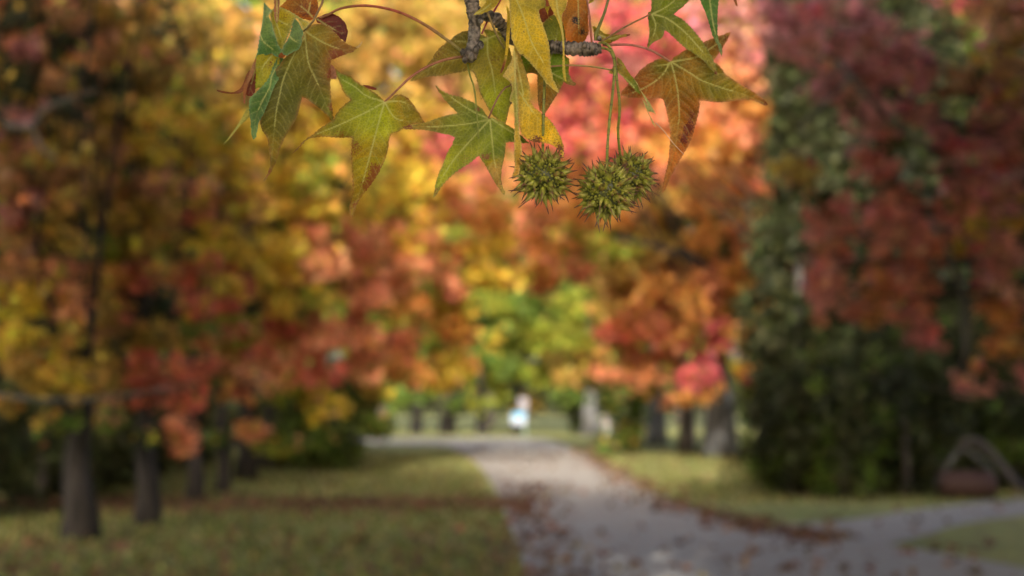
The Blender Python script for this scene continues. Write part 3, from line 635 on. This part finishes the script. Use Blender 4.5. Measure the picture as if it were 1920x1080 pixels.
# --- small piece behind cluster (red tail to the right, dark)
a = []
patch(a, tr('A 1395,765 1435,790 1462,850 1472,945 1395,930'), [], [(625, 135, (.28, .14, .12), 20)], w=-8, wob=.5)
patch(a, tr('B 1120,35 1170,42 1225,62 1222,76 1180,70 1130,52'), [], [(695, 163, (.12, .025, .02), 20)], w=-8, wob=.4, serr=.5)
leaf_obj(a, 'dull red leaf scrap showing behind the two left leaves')
# --- olive leaf
a = []
olive = tr('A 1085,375 1105,350 1200,285 1330,298 1420,352 1500,450 1570,505 1650,548 1722,568 1650,625 1560,652 1450,700 1395,725 1398,870 1392,1000 B 880,60 885,150 900,270 926,372 895,325 850,262 780,200 720,160 695,138 665,132 650,200 625,280 590,350 540,430 502,515 480,585 452,655 420,712 374,764 382,742 410,690 425,635 424,580 415,500 400,430 375,390 350,330 358,280 A 690,960 730,850 800,760 850,690 960,600 1050,470')
patch(a, olive, [tr('A 1085,385 1100,500 1130,740 1200,900 B 780,20 840,170 920,360'), tr('A 1090,440 980,610 900,780 830,960 B 500,100 470,250 450,450 430,620 378,755'), tr('A 1095,370 1180,430 1300,500 1420,555 1560,590 1700,575')],
      [(600, 75, (.15, .13, .02), 24), (640, 90, (.20, .085, .018), 22), (620, 130, (.20, .08, .018), 20), (540, 180, DOL, 34), (520, 230, (.085, .095, .014), 26), (590, 140, (.09, .10, .014), 24), (505, 300, (.15, .11, .018), 20), (615, 200, (.11, .14, .02), 18), (560, 100, (.10, .12, .018), 20)],
      w=-1, tilt=(-4, -3), bow=3, spots=[(632, 105, 16, .5), (622, 140, 10, .5), (500, 320, 14, .4), (622, 200, 8, .4), (520, 200, 30, .12)], spotcol=(.20, .045, .012), edge=(.24, .13, .04))
patch(a, tr('A 1690,560 1722,572 1745,555 1768,520 1778,488 1762,500 1735,535 1712,552'), [], [(677, 85, (.42, .33, .25), 20)], w=0, serr=.2, wob=.2, step=1.6)
l_ = leaf_obj(a, 'large olive green leaf with rusty right lobe, left cluster')
stalk(l_, [(569, 59, 0), (578, 50, 1), (588, 38, 1), (596, 22, 1), (603, 8, 1), (612, -14, 0), (640, -60, -8)], (2.0, 2.2), ((.17, .13, .04), (.16, .07, .05)))
# --- folded green leaf in front of the left cluster
a = []
patch(a, tr('A 515,670 560,650 640,640 770,650 790,700 B 460,40 400,60 B 330,60 318,75 B 316,40'), [tr('A 700,660 600,780 540,900')], [(500, 130, (.25, .27, .04), 20), (490, 150, GRN, 20)], w=2, tilt=(-8, 0), spots=[(505, 120, 10, .3)])
patch(a, tr('A 690,120 730,95 810,88 880,120 960,160 1080,240 1148,272 1110,330 1070,352 1010,230 975,218 930,330 870,480 835,560 800,620 740,450 700,300 680,200'), [tr('A 740,240 790,400 830,520'), tr('A 780,240 850,280 925,320')],
      [(530, 30, (.30, .30, .06), 20), (525, 60, (.20, .24, .035), 16), (560, 40, (.22, .24, .07), 16)], w=3, tilt=(4, 3), spots=[(535, 32, 9, .3)], edge=(.3, .32, .16))
patch(a, tr('A 605,28 650,80 705,130 665,175 660,200 690,265 722,375 742,450 775,540 825,625 785,682 740,670 690,640 640,655 570,670 500,700 525,600 550,450 570,330 590,190'), [tr('A 550,400 600,500 700,580 770,650'), tr('A 690,130 640,200')],
      [(498, 50, TEAL, 22), (490, 95, (.05, .145, .06), 16), (520, 90, (.045, .12, .03), 12), (500, 15, (.12, .2, .14), 8)], w=5, tilt=(10, -4), relief=.8, edge=(.15, .26, .16), wob=1.8)
patch(a, tr('A 970,220 1010,260 1060,350 1075,410 1055,450 1052,520 1010,592 910,640 870,665 812,612 850,530 905,420 940,300'), [tr('A 905,430 960,480 1050,525')],
      [(560, 60, TEAL, 12), (545, 90, (.05, .11, .02), 12)], w=7, tilt=(-12, 0), relief=.6, edge=(.14, .24, .15))
patch(a, tr('A 725,-20 795,-20 790,60 782,200 768,262 750,275 735,240 722,170 722,80'), [tr('A 757,-10 758,250')], [(520, 20, (.22, .075, .04), 30), (519, 42, (.16, .03, .015), 9)], w=8, relief=.6, edge=(.3, .17, .1), vw=1.0)
patch(a, tr('A 765,690 835,692 812,800 770,960 B 480,10 445,80 430,120 400,195 370,270 340,320 332,370 318,432 300,448 285,410 283,360 276,290 268,230 272,140 300,110 A 640,960 700,820'), [tr('A 790,720 700,900 B 420,60 360,170 320,280 300,420')],
      [(510, 140, (.055, .15, .065), 18), (485, 195, (.04, .105, .03), 22), (478, 240, (.07, .16, .06), 16)], w=6, tilt=(-12, 3), relief=1, edge=(.14, .25, .13))
patch(a, tr('B 262,200 276,250 262,285 200,345 150,405 85,478 78,478 110,440 160,370 215,280 245,225'), [], [(440, 240, (.25, .30, .14), 30)], w=1, tilt=(8, 0), serr=.3, wob=.5)
patch(a, tr('A 790,640 830,620 855,650 845,685 800,688 770,670'), [], [(529, 103, (.20, .07, .02), 8)], w=9, serr=.6, relief=.2, wob=.2)
leaf_obj(a, 'folded blue green leaf with a rolled back lobe at the far left of the branch')
# --- second green leaf
a = []
patch(a, tr('B 1285,165 1268,140 1190,82 1120,40 1060,5 A 1780,1010 1700,960 1620,900 1530,872 1448,812 1470,900 1500,975 1535,1070 B 955,60 990,110 1030,150 1000,172 955,210 915,262 900,300 860,322 800,362 740,412 680,452 640,498 588,557 642,512 700,452 750,432 830,427 930,432 1042,432 1036,500 1034,600 1040,700 1044,800 1035,880 1020,960 1025,1012 1045,1030 1056,990 1080,930 1130,850 1200,760 1260,660 1300,560 1315,480 1332,410 1380,390 1450,352 1500,330 1585,320 1550,260 1512,200 1480,158 1440,122 1380,108 1330,140'),
      [tr('B 1285,165 1240,320 1160,620 1110,800 1040,1010'), tr('B 1285,165 1150,240 960,330 750,420 640,505'), tr('B 1285,165 1150,120 1060,50 960,-10 A 1480,850'), tr('B 1285,165 1340,260 1400,300 1560,320'), tr('B 1285,165 1400,160 1490,195')],
      [(680, 170, GRN, 28), (700, 215, LIM, 30), (640, 240, (.17, .2, .025), 26), (690, 300, (.24, .21, .03), 26), (670, 370, (.19, .14, .02), 22), (765, 200, (.22, .17, .03), 20), (655, 150, (.08, .17, .02), 16), (570, 265, (.16, .12, .02), 20)],
      w=3, tilt=(3, -4), bow=3.5, spots=[(668, 280, 16, .34), (705, 320, 16, .42), (690, 350, 14, .4), (640, 255, 14, .3), (775, 185, 14, .36), (668, 385, 10, .4)], spotcol=(.21, .06, .012), edge=(.26, .12, .03))
l_ = leaf_obj(a, 'green leaf with orange speckled lower lobe, second from the left')
stalk(l_, [(721, 191, 4), (735, 178, 5), (750, 163, 5), (772, 143, 3), (803, 124, 1), (835, 112, 0), (862, 107, 0), (874, 107, -3)], (2.0, 3.0), ((.25, .11, .06), (.24, .08, .05), BRN))
# --- leaf behind the twig
a = []
patch(a, tr('C 1155,375 1110,300 1180,300 1280,330 1340,400 1400,560 1420,700 1400,870 D 850,220 840,290 825,330 812,400 800,440 740,400 690,345 645,262 610,190 C 1100,1020 1075,920 1040,790 1000,722 930,722 800,745 680,772 560,775 440,810 368,826 400,785 460,738 530,668 590,600 640,520 700,460 780,400 860,340 940,312 1010,320'),
      [tr('C 1155,380 1160,560 1200,700 1230,900 D 735,250 760,390'), tr('C 1150,390 1000,420 840,420 C 800,430'), tr('C 1150,400 1020,470 900,580 700,620 500,740 380,820'), tr('C 1160,390 1260,360 1340,430')],
      [(800, 130, (.19, .15, .025), 26), (850, 80, (.16, .13, .02), 26), (920, 120, (.18, .19, .025), 26), (935, 190, LIM, 26), (910, 75, (.13, .19, .022), 16), (790, 115, (.21, .12, .03), 12)],
      w=-11, tilt=(4, 0), bow=2, spots=[(820, 100, 20, .34), (925, 110, 14, .3), (870, 140, 16, .22)], spotcol=(.16, .07, .012), edge=(.25, .17, .06))
leaf_obj(a, 'green leaf with olive left lobe directly behind the vertical twig')
# --- third green leaf in front
a = []
patch(a, tr('D 680,388 640,332 600,300 560,272 480,240 400,220 330,182 288,142 302,175 340,230 380,280 430,330 455,356 380,372 300,396 220,425 140,438 58,455 72,470 150,474 250,480 330,500 400,515 436,532 410,590 380,640 350,720 320,790 295,870 285,930 275,966 300,952 330,900 390,830 460,770 540,720 607,664 640,710 680,780 720,850 760,910 792,952 797,930 776,870 770,800 780,730 796,650 804,568 860,565 920,572 975,574 930,530 860,470 800,430 740,402 705,386'),
      [tr('D 680,395 560,340 430,255 300,155'), tr('D 680,400 600,420 420,445 200,455 66,460'), tr('D 685,405 560,540 430,690 340,830 280,960'), tr('D 690,405 710,600 725,720 790,945'), tr('D 700,395 780,450 860,500 965,568')],
      [(905, 225, (.085, .15, .018), 18), (930, 255, (.13, .20, .022), 24), (860, 240, (.12, .17, .022), 26), (790, 236, (.20, .14, .03), 20), (840, 320, (.24, .33, .05), 22), (935, 330, (.34, .22, .08), 14), (980, 262, (.06, .13, .02), 16), (830, 180, (.14, .15, .03), 20), (865, 300, (.18, .24, .035), 20)],
      w=6, tilt=(-4, 3), bow=3.5, spots=[(765, 238, 10, .45), (822, 165, 8, .4), (870, 298, 12, .26), (912, 293, 10, .4), (940, 345, 12, .3), (895, 205, 5, .5), (818, 360, 8, .4)], spotcol=(.21, .06, .03), edge=(.22, .2, .05))
l_ = leaf_obj(a, 'bright green five pointed leaf in the middle, left of the seed balls')
stalk(l_, [(916, 222, 7), (925, 200, 9), (935, 180, 9), (947, 165, 7), (958, 158, 3), (962, 140, -4)], (1.6, 1.8), ((.2, .08, .05), (.18, .12, .05)))
# --- orange brown leaf
a = []
patch(a, tr('E 780,-40 990,-40 985,200 992,320 940,432 900,440 850,432 770,412 750,300 722,190 732,130 770,60'), [tr('E 885,-20 890,200 893,420')], [(1070, 30, (.30, .13, .02), 20), (1094, 40, (.16, .055, .015), 14), (1075, 70, (.34, .12, .02), 12)], w=-6, tilt=(-14, 0), bow=6, spots=[(1080, 38, 8, .5), (1092, 60, 8, .4)], spotcol=(.02, .01, .008), vw=1.0)
patch(a, tr('E 490,100 540,70 560,-30 620,-30 640,130 600,170 530,230 510,210'), [], [(1020, 20, (.14, .035, .015), 20)], w=-10, wob=.6)
l_ = leaf_obj(a, 'orange brown leaf standing behind the horizontal ringed twig')
stalk(l_, [(1099, -10, 2), (1104, 20, 2), (1107, 50, 2), (1110, 84, 0)], (1.6, 2.2), ((.2, .08, .06), (.26, .07, .04)))
# --- green leaf hidden behind the yellow ones
a = []
patch(a, tr('E 530,250 570,190 640,150 700,190 760,300 765,400 760,560 800,600 790,700 810,790 868,850 850,868 800,860 745,835 D 1225,128 1180,210 1130,290 1092,356 1050,335 1036,250 1030,100 E 470,760 420,740 350,745 310,640 300,560 460,470'),
      [tr('E 560,680 620,740 740,800 850,850'), tr('E 555,690 550,850 D 1085,180 1090,340'), tr('E 560,680 640,500 680,280'), tr('E 555,680 440,600 340,590')],
      [(1045, 60, (.12, .17, .025), 16), (1045, 130, (.09, .18, .025), 18), (1020, 180, (.20, .11, .025), 20), (985, 120, (.10, .2, .02), 14), (1076, 157, (.16, .05, .02), 6), (1000, 130, (.13, .05, .02), 8)],
      w=-9, tilt=(2, 0), spots=[(1020, 190, 16, .3), (1060, 150, 8, .25), (1045, 75, 6, .3)], edge=(.22, .14, .04))
l_ = leaf_obj(a, 'green leaf behind the yellow leaf with brownish lower lobe')
# --- big yellow hanging leaf
a = []
patch(a, tr('E 188,-60 192,100 196,200 205,300 212,380 240,460 290,540 370,602 450,692 520,780 570,850 640,912 692,946 680,895 642,820 620,740 605,620 595,480 570,370 530,260 505,190 490,110 520,85 556,68 552,-60'),
      [tr('E 240,-40 290,60 350,220 420,440 520,610 600,760 685,940')], [(985, 20, (.40, .33, .075), 24), (985, 70, YEL, 28), (1020, 130, (.42, .31, .05), 24), (1040, 165, (.44, .32, .06), 14)],
      w=9, tilt=(-5, 6), bow=3, relief=1.4, spots=[(990, 40, 20, .12)], spotcol=(.2, .12, .02), edge=(.40, .33, .12))
patch(a, tr('E 152,50 175,75 192,130 196,250 190,400 172,560 150,650 112,735 92,748 108,690 135,600 152,480 160,300 168,150'), [], [(952, 60, (.30, .28, .07), 26), (943, 125, (.14, .05, .02), 8)], w=7, tilt=(10, 0), serr=.5, wob=.8, spots=[(942, 130, 8, .5)])
leaf_obj(a, 'large pale yellow leaf hanging in front of the twig')
# --- narrow yellow lobe
a = []
patch(a, tr('E 570,-40 775,-40 770,30 758,85 722,150 724,230 742,350 746,500 756,700 768,828 745,812 726,700 731,500 716,350 690,240 640,130 600,60'), [tr('E 665,-30 680,120 715,250 735,400 742,600 755,810')], [(1045, 10, (.33, .31, .10), 20), (1055, 80, (.35, .33, .12), 20), (1057, 140, (.40, .33, .09), 12)], w=12, tilt=(-10, 0), relief=.9, serr=.7, spots=[])
patch(a, tr('E 545,70 600,60 580,160 640,210 600,190 570,130'), [], [(1027, 25, (.33, .30, .07), 20)], w=5, serr=.5, wob=.3)
leaf_obj(a, 'narrow pale yellow leaf with a long thin tip crossing the ringed twig')
# --- folded yellow leaf
a = []
patch(a, tr('E 235,465 225,560 205,620 165,690 122,775 160,800 205,845 218,900 D 835,240 832,265 856,290 865,380 866,450 862,600 870,740 852,800 846,832 872,826 900,790 915,700 920,600 906,500 896,350 892,200 880,60 E 280,480'),
      [tr('E 240,490 245,700 250,880 D 878,200 885,400 895,560 870,780')], [(950, 135, (.38, .31, .12), 16), (962, 160, (.17, .23, .08), 12), (968, 210, (.16, .21, .05), 16), (968, 270, (.42, .30, .06), 16), (962, 310, (.38, .22, .05), 14), (945, 150, (.42, .31, .12), 8)],
      w=11, tilt=(-12, 2), relief=1.0, spots=[(965, 280, 9, .25), (962, 320, 8, .3)], spotcol=(.2, .08, .02), edge=(.42, .33, .13))
patch(a, tr('E 240,460 300,560 345,690 380,800 405,960 395,1040 D 980,265 1010,312 1060,350 1120,400 1170,470 1205,540 1222,600 1220,690 1190,632 1150,592 1080,572 1000,562 950,540 912,500 895,350 885,180 870,40'),
      [tr('E 245,540 300,800 330,960 D 900,200 960,290 1020,370 1120,470 1190,580')], [(980, 140, (.40, .30, .09), 14), (985, 200, (.34, .28, .07), 16), (1010, 240, (.52, .36, .05), 22), (1035, 255, (.54, .38, .06), 18), (990, 250, (.46, .33, .05), 14), (975, 170, (.2, .24, .06), 8)],
      w=8, tilt=(4, 2), relief=1.4, wob=2.2, spots=[(1040, 265, 10, .25), (1005, 266, 12, .5), (1052, 280, 8, .4)], spotcol=(.17, .06, .02), edge=(.40, .26, .07))
leaf_obj(a, 'golden yellow folded leaf resting against the left seed ball')
# --- thin leaf seen edge on
a = []
patch(a, tr('E 1290,732 1282,640 1278,575 1330,622 1392,722 1450,800 1500,900 1522,962 1480,932 1400,852 1330,772'), [tr('E 1290,735 1400,830 1510,950')], [(1170, 130, (.17, .15, .04), 14), (1190, 160, (.11, .17, .025), 14)], w=4, tilt=(-10, 0), spots=[(1163, 122, 8, .3)])
patch(a, tr('E 1188,740 1232,690 1262,625 1282,660 1292,735 1250,752'), [], [(1150, 132, (.24, .22, .08), 14)], w=2, wob=.4)
patch(a, tr('F 335,725 365,760 400,830 470,925 510,1000 545,1060 515,1035 G 1225,120 1290,245 1262,215 1210,95 1180,20 F 470,980 420,880 380,800'), [], [(1210, 190, (.34, .40, .26), 30)], w=5, tilt=(10, 0), serr=.4, wob=.4)
l_ = leaf_obj(a, 'slim green leaf seen edge on between the ball stems and the orange leaf')
stalk(l_, [(1159, 134, 4), (1140, 130, 2), (1110, 125, 0), (1070, 122.5, -2), (1030, 125, -5), (1010, 128, -8)], (1.7, 1.8), ((.25, .22, .06), (.26, .12, .08)))
stalk(l_, [(1158, 134, 5), (1166, 130, 6), (1172, 124, 6)], (1.4, .8), ((.2, .2, .06), (.2, .22, .06)), name='vein')
stalk(l_, [(1229, 230, 5), (1245, 246, 6), (1262, 268, 7), (1282, 289.5, 7)], (.9, .7), ((.45, .36, .25), (.5, .32, .24)), name='dry_tip')
# --- big orange leaf at right
a = []
patch(a, tr('F 672,565 700,528 760,490 808,458 900,438 980,388 1070,350 1150,320 1228,292 1212,340 1172,410 1132,470 1100,520 1066,562 1130,612 1180,680 1250,730 1350,790 1450,850 1530,912 1572,962 1540,972 1480,942 1400,920 1300,920 1200,935 1100,940 1000,930 942,925 940,1000 930,1075 G 1620,130 1590,250 1550,370 1500,460 1450,550 1400,640 1362,730 1334,757 1336,710 1356,620 1380,520 1394,400 1400,300 1390,220 1370,120 1345,32 F 620,960 596,910 500,910 400,905 300,898 216,880 222,848 280,780 340,720 380,660 450,600 520,560 590,535'),
      [tr('F 672,570 590,700 450,800 300,862 222,880'), tr('F 672,570 700,650 740,850 755,1060 G 1465,200 1430,420 1340,745'), tr('F 680,570 850,670 960,740 1150,810 1350,870 1560,962'), tr('F 685,568 900,530 1020,460 1120,390 1222,298'), tr('F 668,572 640,595 560,602 480,612')],
      [(1255, 115, (.10, .12, .02), 12), (1240, 128, (.13, .15, .025), 12), (1225, 150, (.20, .085, .018), 22), (1190, 170, (.23, .08, .018), 20), (1280, 160, (.19, .11, .02), 22), (1340, 150, (.17, .16, .025), 22), (1380, 170, (.18, .14, .025), 22), (1425, 190, (.24, .10, .02), 14), (1290, 210, (.25, .09, .022), 22), (1265, 240, (.26, .16, .05), 16), (1290, 255, (.27, .07, .02), 14), (1250, 330, (.38, .15, .06), 22), (1320, 105, (.17, .10, .018), 22), (1355, 80, (.18, .09, .02), 16), (1360, 130, (.16, .16, .03), 14)],
      w=1, tilt=(4, -5), bow=3, relief=1.6, spots=[(1298, 215, 8, .38), (1292, 240, 10, .5), (1282, 262, 9, .45), (1180, 175, 12, .25), (1362, 72, 8, .3), (1438, 195, 6, .5)], spotcol=(.13, .018, .01), edge=(.40, .17, .08))
l_ = leaf_obj(a, 'large orange and olive leaf at the right end of the branch')
stalk(l_, [(1256, 115, 2), (1240, 105, 4), (1222, 95, 5), (1198, 87, 5), (1172, 83.5, 4), (1150, 84, 2), (1130, 84, 0)], (2.0, 2.6), ((.27, .13, .09), (.25, .07, .07)))
# --- green leaf at upper right
a = []
patch(a, tr('F 490,105 500,30 515,-80 700,-120 860,-80 842,0 800,52 740,102 702,135 772,168 850,238 920,318 980,400 1040,500 1080,580 1112,690 1085,682 1050,640 980,560 900,502 820,450 740,380 670,312 620,278 606,330 580,360 530,382 492,412 470,444 458,420 474,350 476,250 466,180 468,112'),
      [tr('F 505,130 640,170 800,290 920,420 1020,540 1105,685'), tr('F 505,130 640,60 780,-60'), tr('F 500,135 535,220 520,320 470,430')],
      [(1235, 60, (.10, .135, .02), 20), (1270, 15, (.10, .16, .022), 20), (1290, 65, (.13, .16, .022), 24), (1320, 100, (.15, .17, .03), 20), (1222, 80, (.17, .15, .03), 12), (1338, 132, (.16, .14, .03), 10)],
      w=9, tilt=(4, 2), bow=4, relief=1.3, spots=[(1342, 137, 5, .5), (1216, 84, 5, .3)], edge=(.17, .18, .05))
l_ = leaf_obj(a, 'olive green leaf lying over the top of the big orange leaf')
stalk(l_, [(1220, 26, 10), (1205, 34, 9), (1180, 46, 6), (1155, 61, 3), (1140, 70, 1), (1126, 78, 0)], (1.7, 2.1), ((.22, .12, .06), (.19, .11, .05)))
# --- teal lobe upper right
a = []
patch(a, tr('F 930,-60 960,40 990,100 1010,160 1032,225 1060,330 1100,402 1128,480 1142,522 1152,482 1142,420 1112,350 1106,200 1112,80 1120,-60'), [tr('F 1030,-50 1050,120 1080,280 1145,500')], [(1335, 10, (.05, .13, .045), 20), (1342, 50, (.06, .15, .055), 16), (1350, 85, (.12, .19, .12), 10)], w=11, tilt=(-12, 0), relief=1.0)
leaf_obj(a, 'blue green leaf tip hanging at the upper right')
a = []
patch(a, tr('F 1245,-30 1275,-25 1285,20 1292,60 1275,50 1262,20'), [], [(1378, 3, (.17, .07, .03), 10)], w=4, serr=.4, wob=.2)
leaf_obj(a, 'tiny brown leaf tip poking into the top edge at right')
# --- small leaf pointing right behind the twig end, and the lobe over the twig at the top
a = []
patch(a, tr('E 1030,270 1050,265 1110,305 1160,340 1230,352 1310,350 1412,344 1405,362 1320,382 1250,420 1180,442 1120,420 1060,400'), [tr('E 1050,330 1200,390 1300,365 1405,352')], [(1130, 68, (.15, .14, .03), 16), (1172, 66, (.22, .16, .05), 12)], w=-8, spots=[(1178, 65, 4, .5)], side=False)
patch(a, tr('E 990,40 1000,-30 1060,-30 1040,15'), [], [(1108, 2, (.2, .2, .05), 12)], w=-3, wob=.2)
leaf_obj(a, 'small olive leaf pointing right behind the end of the ringed twig')
a = []
patch(a, tr('C 1014,152 1030,130 1080,90 1130,40 1180,-40 1300,-40 1280,5 1240,60 1165,112 1085,145'), [tr('C 1030,145 1140,80 1240,-10')], [(910, 12, (.25, .24, .06), 14), (925, 0, (.2, .2, .05), 12)], w=15, tilt=(0, -6), spots=[(905, 5, 6, .2)])
leaf_obj(a, 'pale green leaf tip crossing in front of the thick twig')
# --- twigs
def twig(pts, rad, name, rings=0.0, lump=.06):
    Q = spline(pts, 14); n = len(Q); R = np.interp(np.linspace(0, 1, n), np.linspace(0, 1, len(rad)), rad)
    d = np.r_[0, np.cumsum(np.hypot(*np.diff(Q[:, :2], axis=0).T))]
    Q = np.stack([np.interp(np.linspace(0, d[-1], int(d[-1] / 1.1) + 2), d, Q[:, i]) for i in range(3)], 1); R = np.interp(np.linspace(0, d[-1], len(Q)), d, R)
    s = np.linspace(0, d[-1], len(Q)); ph = np.cumsum(1 + .5 * np.sin(s / 9)) * .9
    P = np.array([P3(*q) for q in Q]); m_ = MB(); m_.tube(P, R * MM * (1 + rings * np.sin(ph) + lump * np.sin(s / 6.1) + lump * .7 * np.sin(s / 3.3 + 1)), 22)
    V = m_.v[-1]; m_.v[-1] = V + rng.normal(0, .22 * MM, V.shape)
    return put(m_, name, twig_bark, branch)
twig([(870, -60, -4), (880, -20, -2), (886, 10, 0), (890, 35, 0), (889, 65, 0), (886, 90, 0), (880, 108, 0), (878, 116, 0)], [15, 14.5, 13.5, 12.5, 11, 12.5, 13, 9], 'twig', .05, .05)
twig([(890, 22, -2), (908, 28, -4), (928, 34, -7), (944, 52, -9), (958, 72, -9), (985, 84, -8), (1010, 88, -6), (1030, 88, -4), (1060, 90, -2), (1090, 92, -1), (1112, 92, 0), (1127, 91, 0)], [11, 10.5, 11.5, 11, 10, 10.5, 11, 12, 12.5, 13.5, 12.5, 9.5], 'twig', .11, .05)
for p, r in [((868, 98, 6), 6), ((901, 84, 5), 7), ((893, 92, 7), 6), ((872, 112, 5), 6), ((884, 106, 9), 6.5), ((1096, 84, 8), 6), ((1124, 72, 2), 4.5), ((1118, 96, 6), 6), ((901, 38, 7), 6)]:
    q = P3(*p); m_ = MB(); T_ = np.array([q + np.array([0, 0, -r * MM * 1.2]), q + np.array([0, 0, -r * MM * .7]), q, q + np.array([0, 0, r * MM * .7]), q + np.array([0, 0, r * MM * 1.2])]); m_.tube(T_, np.array([.3, .8, 1, .75, .2]) * r * MM, 10); put(m_, 'bud', twig_bark, branch)
# the limb the twig hangs from, going up out of the picture to the added shade tree behind left
lb = MB(); P = spline([P3(871, -58, -4), P3(868, -160, -10), (-.12, .85, 2.22), (-.7, .2, 2.7), (-1.6, -1.6, 3.3), (-2.45, -2.95, 3.8)], 8); lb.tube(P, np.interp(np.linspace(0, 1, len(P)), [0, .2, .5, 1], [.0058, .010, .03, .09]), 12); put(lb, 'limb', bark, branch)
# extra stalks
stalk(branch, [(942, -6, -3), (928, 18, -7), (915, 38, -9), (903, 64, -10)], (1.8, 1.8), ((.26, .03, .05), (.28, .05, .07)))
stalk(branch, [(913, 20, 10), (920, 38, 9), (929, 60, 7), (938, 78, 4), (946, 91, 0)], (2.2, 2.0), ((.2, .13, .06), (.17, .14, .05)))
stalk(branch, [(1143, -10, 3), (1134, 22, 3), (1125, 45, 2), (1118, 64, 1), (1117, 76, 0)], (2.4, 3.6), ((.12, .12, .03), (.15, .15, .03)))
stalk(branch, [(877, 120, 2), (881, 140, 6), (888, 162, 9), (892, 190, 11), (895, 225, 12), (897.5, 260, 12)], (1.8, 1.3), (GST, (.16, .18, .02)))
stalk(branch, [(961, 158, 4), (962, 175, 2), (958, 195, 0)], (1.8, 1.4), ((.07, .05, .03), (.08, .05, .03)))
# --- seed balls
def ball(px, py, w, rc, spk, seed, stem, label):
    r_ = random.Random(seed); q = np.random.default_rng(seed); C0 = P3(px, py, w); R = rc * MM; m_ = MB()
    nu, nv = 40, 24; V = []
    for i in range(nv + 1):
        for j in range(nu):
            th = math.pi * i / nv; ph = 2 * math.pi * j / nu; d = np.array([math.sin(th) * math.cos(ph), math.sin(th) * math.sin(ph), math.cos(th)])
            V.append(C0 + d * R * (.90 + .03 * math.sin(9 * ph) * math.sin(11 * th)))
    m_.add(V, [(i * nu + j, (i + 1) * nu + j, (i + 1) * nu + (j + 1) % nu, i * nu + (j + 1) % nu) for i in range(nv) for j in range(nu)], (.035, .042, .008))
    ph_g = math.pi * (3 - math.sqrt(5)); nb = 420
    for k in range(nb):                                          # small beads between the beaks
        z = 1 - 2 * (k + .5) / nb; a_ = k * ph_g; d = np.array([math.sqrt(1 - z * z) * math.cos(a_), math.sqrt(1 - z * z) * math.sin(a_), z]); d = d + q.normal(0, .03, 3); d /= np.linalg.norm(d)
        rb = R * r_.uniform(.045, .07); c = C0 + d * R * r_.uniform(.9, .97)
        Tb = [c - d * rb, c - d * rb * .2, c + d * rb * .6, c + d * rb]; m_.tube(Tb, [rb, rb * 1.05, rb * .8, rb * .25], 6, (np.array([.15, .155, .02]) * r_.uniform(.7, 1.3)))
    ns = 62
    for k in range(ns):
        z = 1 - 2 * (k + .5) / ns; a_ = k * ph_g + seed; d = np.array([math.sqrt(1 - z * z) * math.cos(a_), math.sqrt(1 - z * z) * math.sin(a_), z]); d = d + q.normal(0, .05, 3); d /= np.linalg.norm(d)
        tg = np.cross(d, q.normal(size=3)); tg /= np.linalg.norm(tg)
        grav = np.array([0, 0, -1.0]) * .10
        for sgn in (-1, 1):
            if sgn == 1 and r_.random() < .22: continue
            L = (spk - rc) * MM * r_.uniform(.6, 1.0); side = tg * sgn
            b0 = C0 + d * R * .84 + side * R * .055; cu = side * r_.uniform(.1, .5) + q.normal(0, .2, 3) + grav
            P = [b0 + (d * f + side * .10 * f + cu * f * f * .8) * (L + R * .16) for f in (0, .16, .3, .45, .6, .75, .88, 1.0)]
            rr = np.array([.15, .135, .105, .068, .042, .028, .020, .010]) * R * r_.uniform(.85, 1.15)
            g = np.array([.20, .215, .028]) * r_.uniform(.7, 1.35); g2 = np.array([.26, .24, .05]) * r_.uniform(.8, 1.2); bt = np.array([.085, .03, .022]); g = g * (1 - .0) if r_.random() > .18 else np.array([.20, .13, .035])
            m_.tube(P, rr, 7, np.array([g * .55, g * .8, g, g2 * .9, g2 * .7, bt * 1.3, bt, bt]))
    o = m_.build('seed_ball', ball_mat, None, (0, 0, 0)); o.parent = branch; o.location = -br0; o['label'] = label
    Q = stem; stalk(o, Q, (2.6, 2.6), ((.16, .18, .025), (.15, .16, .025), (.17, .17, .03)), name='stem'); m2 = MB()
    Qs = spline([s for s in stem], 5)
    for k in range(3, len(Qs) - 2, 4):
        p = P3(*Qs[k]); m2.tube([p - np.array([0, 0, .6 * MM]), p + np.array([0, 0, 1.2 * MM])], [3.1 * MM, 2.9 * MM], 8, (.10, .08, .03))
    n2 = m2.build('stem_node', stalk_mat, None, (0, 0, 0)); n2.parent = o
    return o
ball(1018.5, 329, 6, 43, 66, 3, [(1018, 286, 6), (1018, 265, 7), (1018.5, 240, 8), (1019, 215, 8), (1020, 180, 7), (1021.5, 150, 2), (1022, 120, -6)], 'spiky green seed ball hanging alone, under the yellow leaf')
ball(1136.5, 359, 14, 45, 69, 8, [(1138, 315, 16), (1138.5, 290, 18), (1140, 260, 17), (1143, 225, 15), (1147, 190, 13), (1150.5, 155, 11), (1152.5, 130, 9), (1151, 110, 7), (1143, 95, 5), (1131, 90, 3), (1122, 90, 0)], 'front spiky green seed ball of the touching pair')
ball(1182, 330, -16, 40, 60, 14, [(1164, 298, -14), (1162.5, 288, -10), (1160, 265, -6), (1159, 240, -2), (1161.5, 215, 2), (1161, 185, 4), (1157.5, 157, 5), (1155, 130, 5), (1151, 104, 5), (1141, 86, 3), (1130, 80, 1), (1122, 82, 0)], 'rear spiky seed ball of the touching pair')
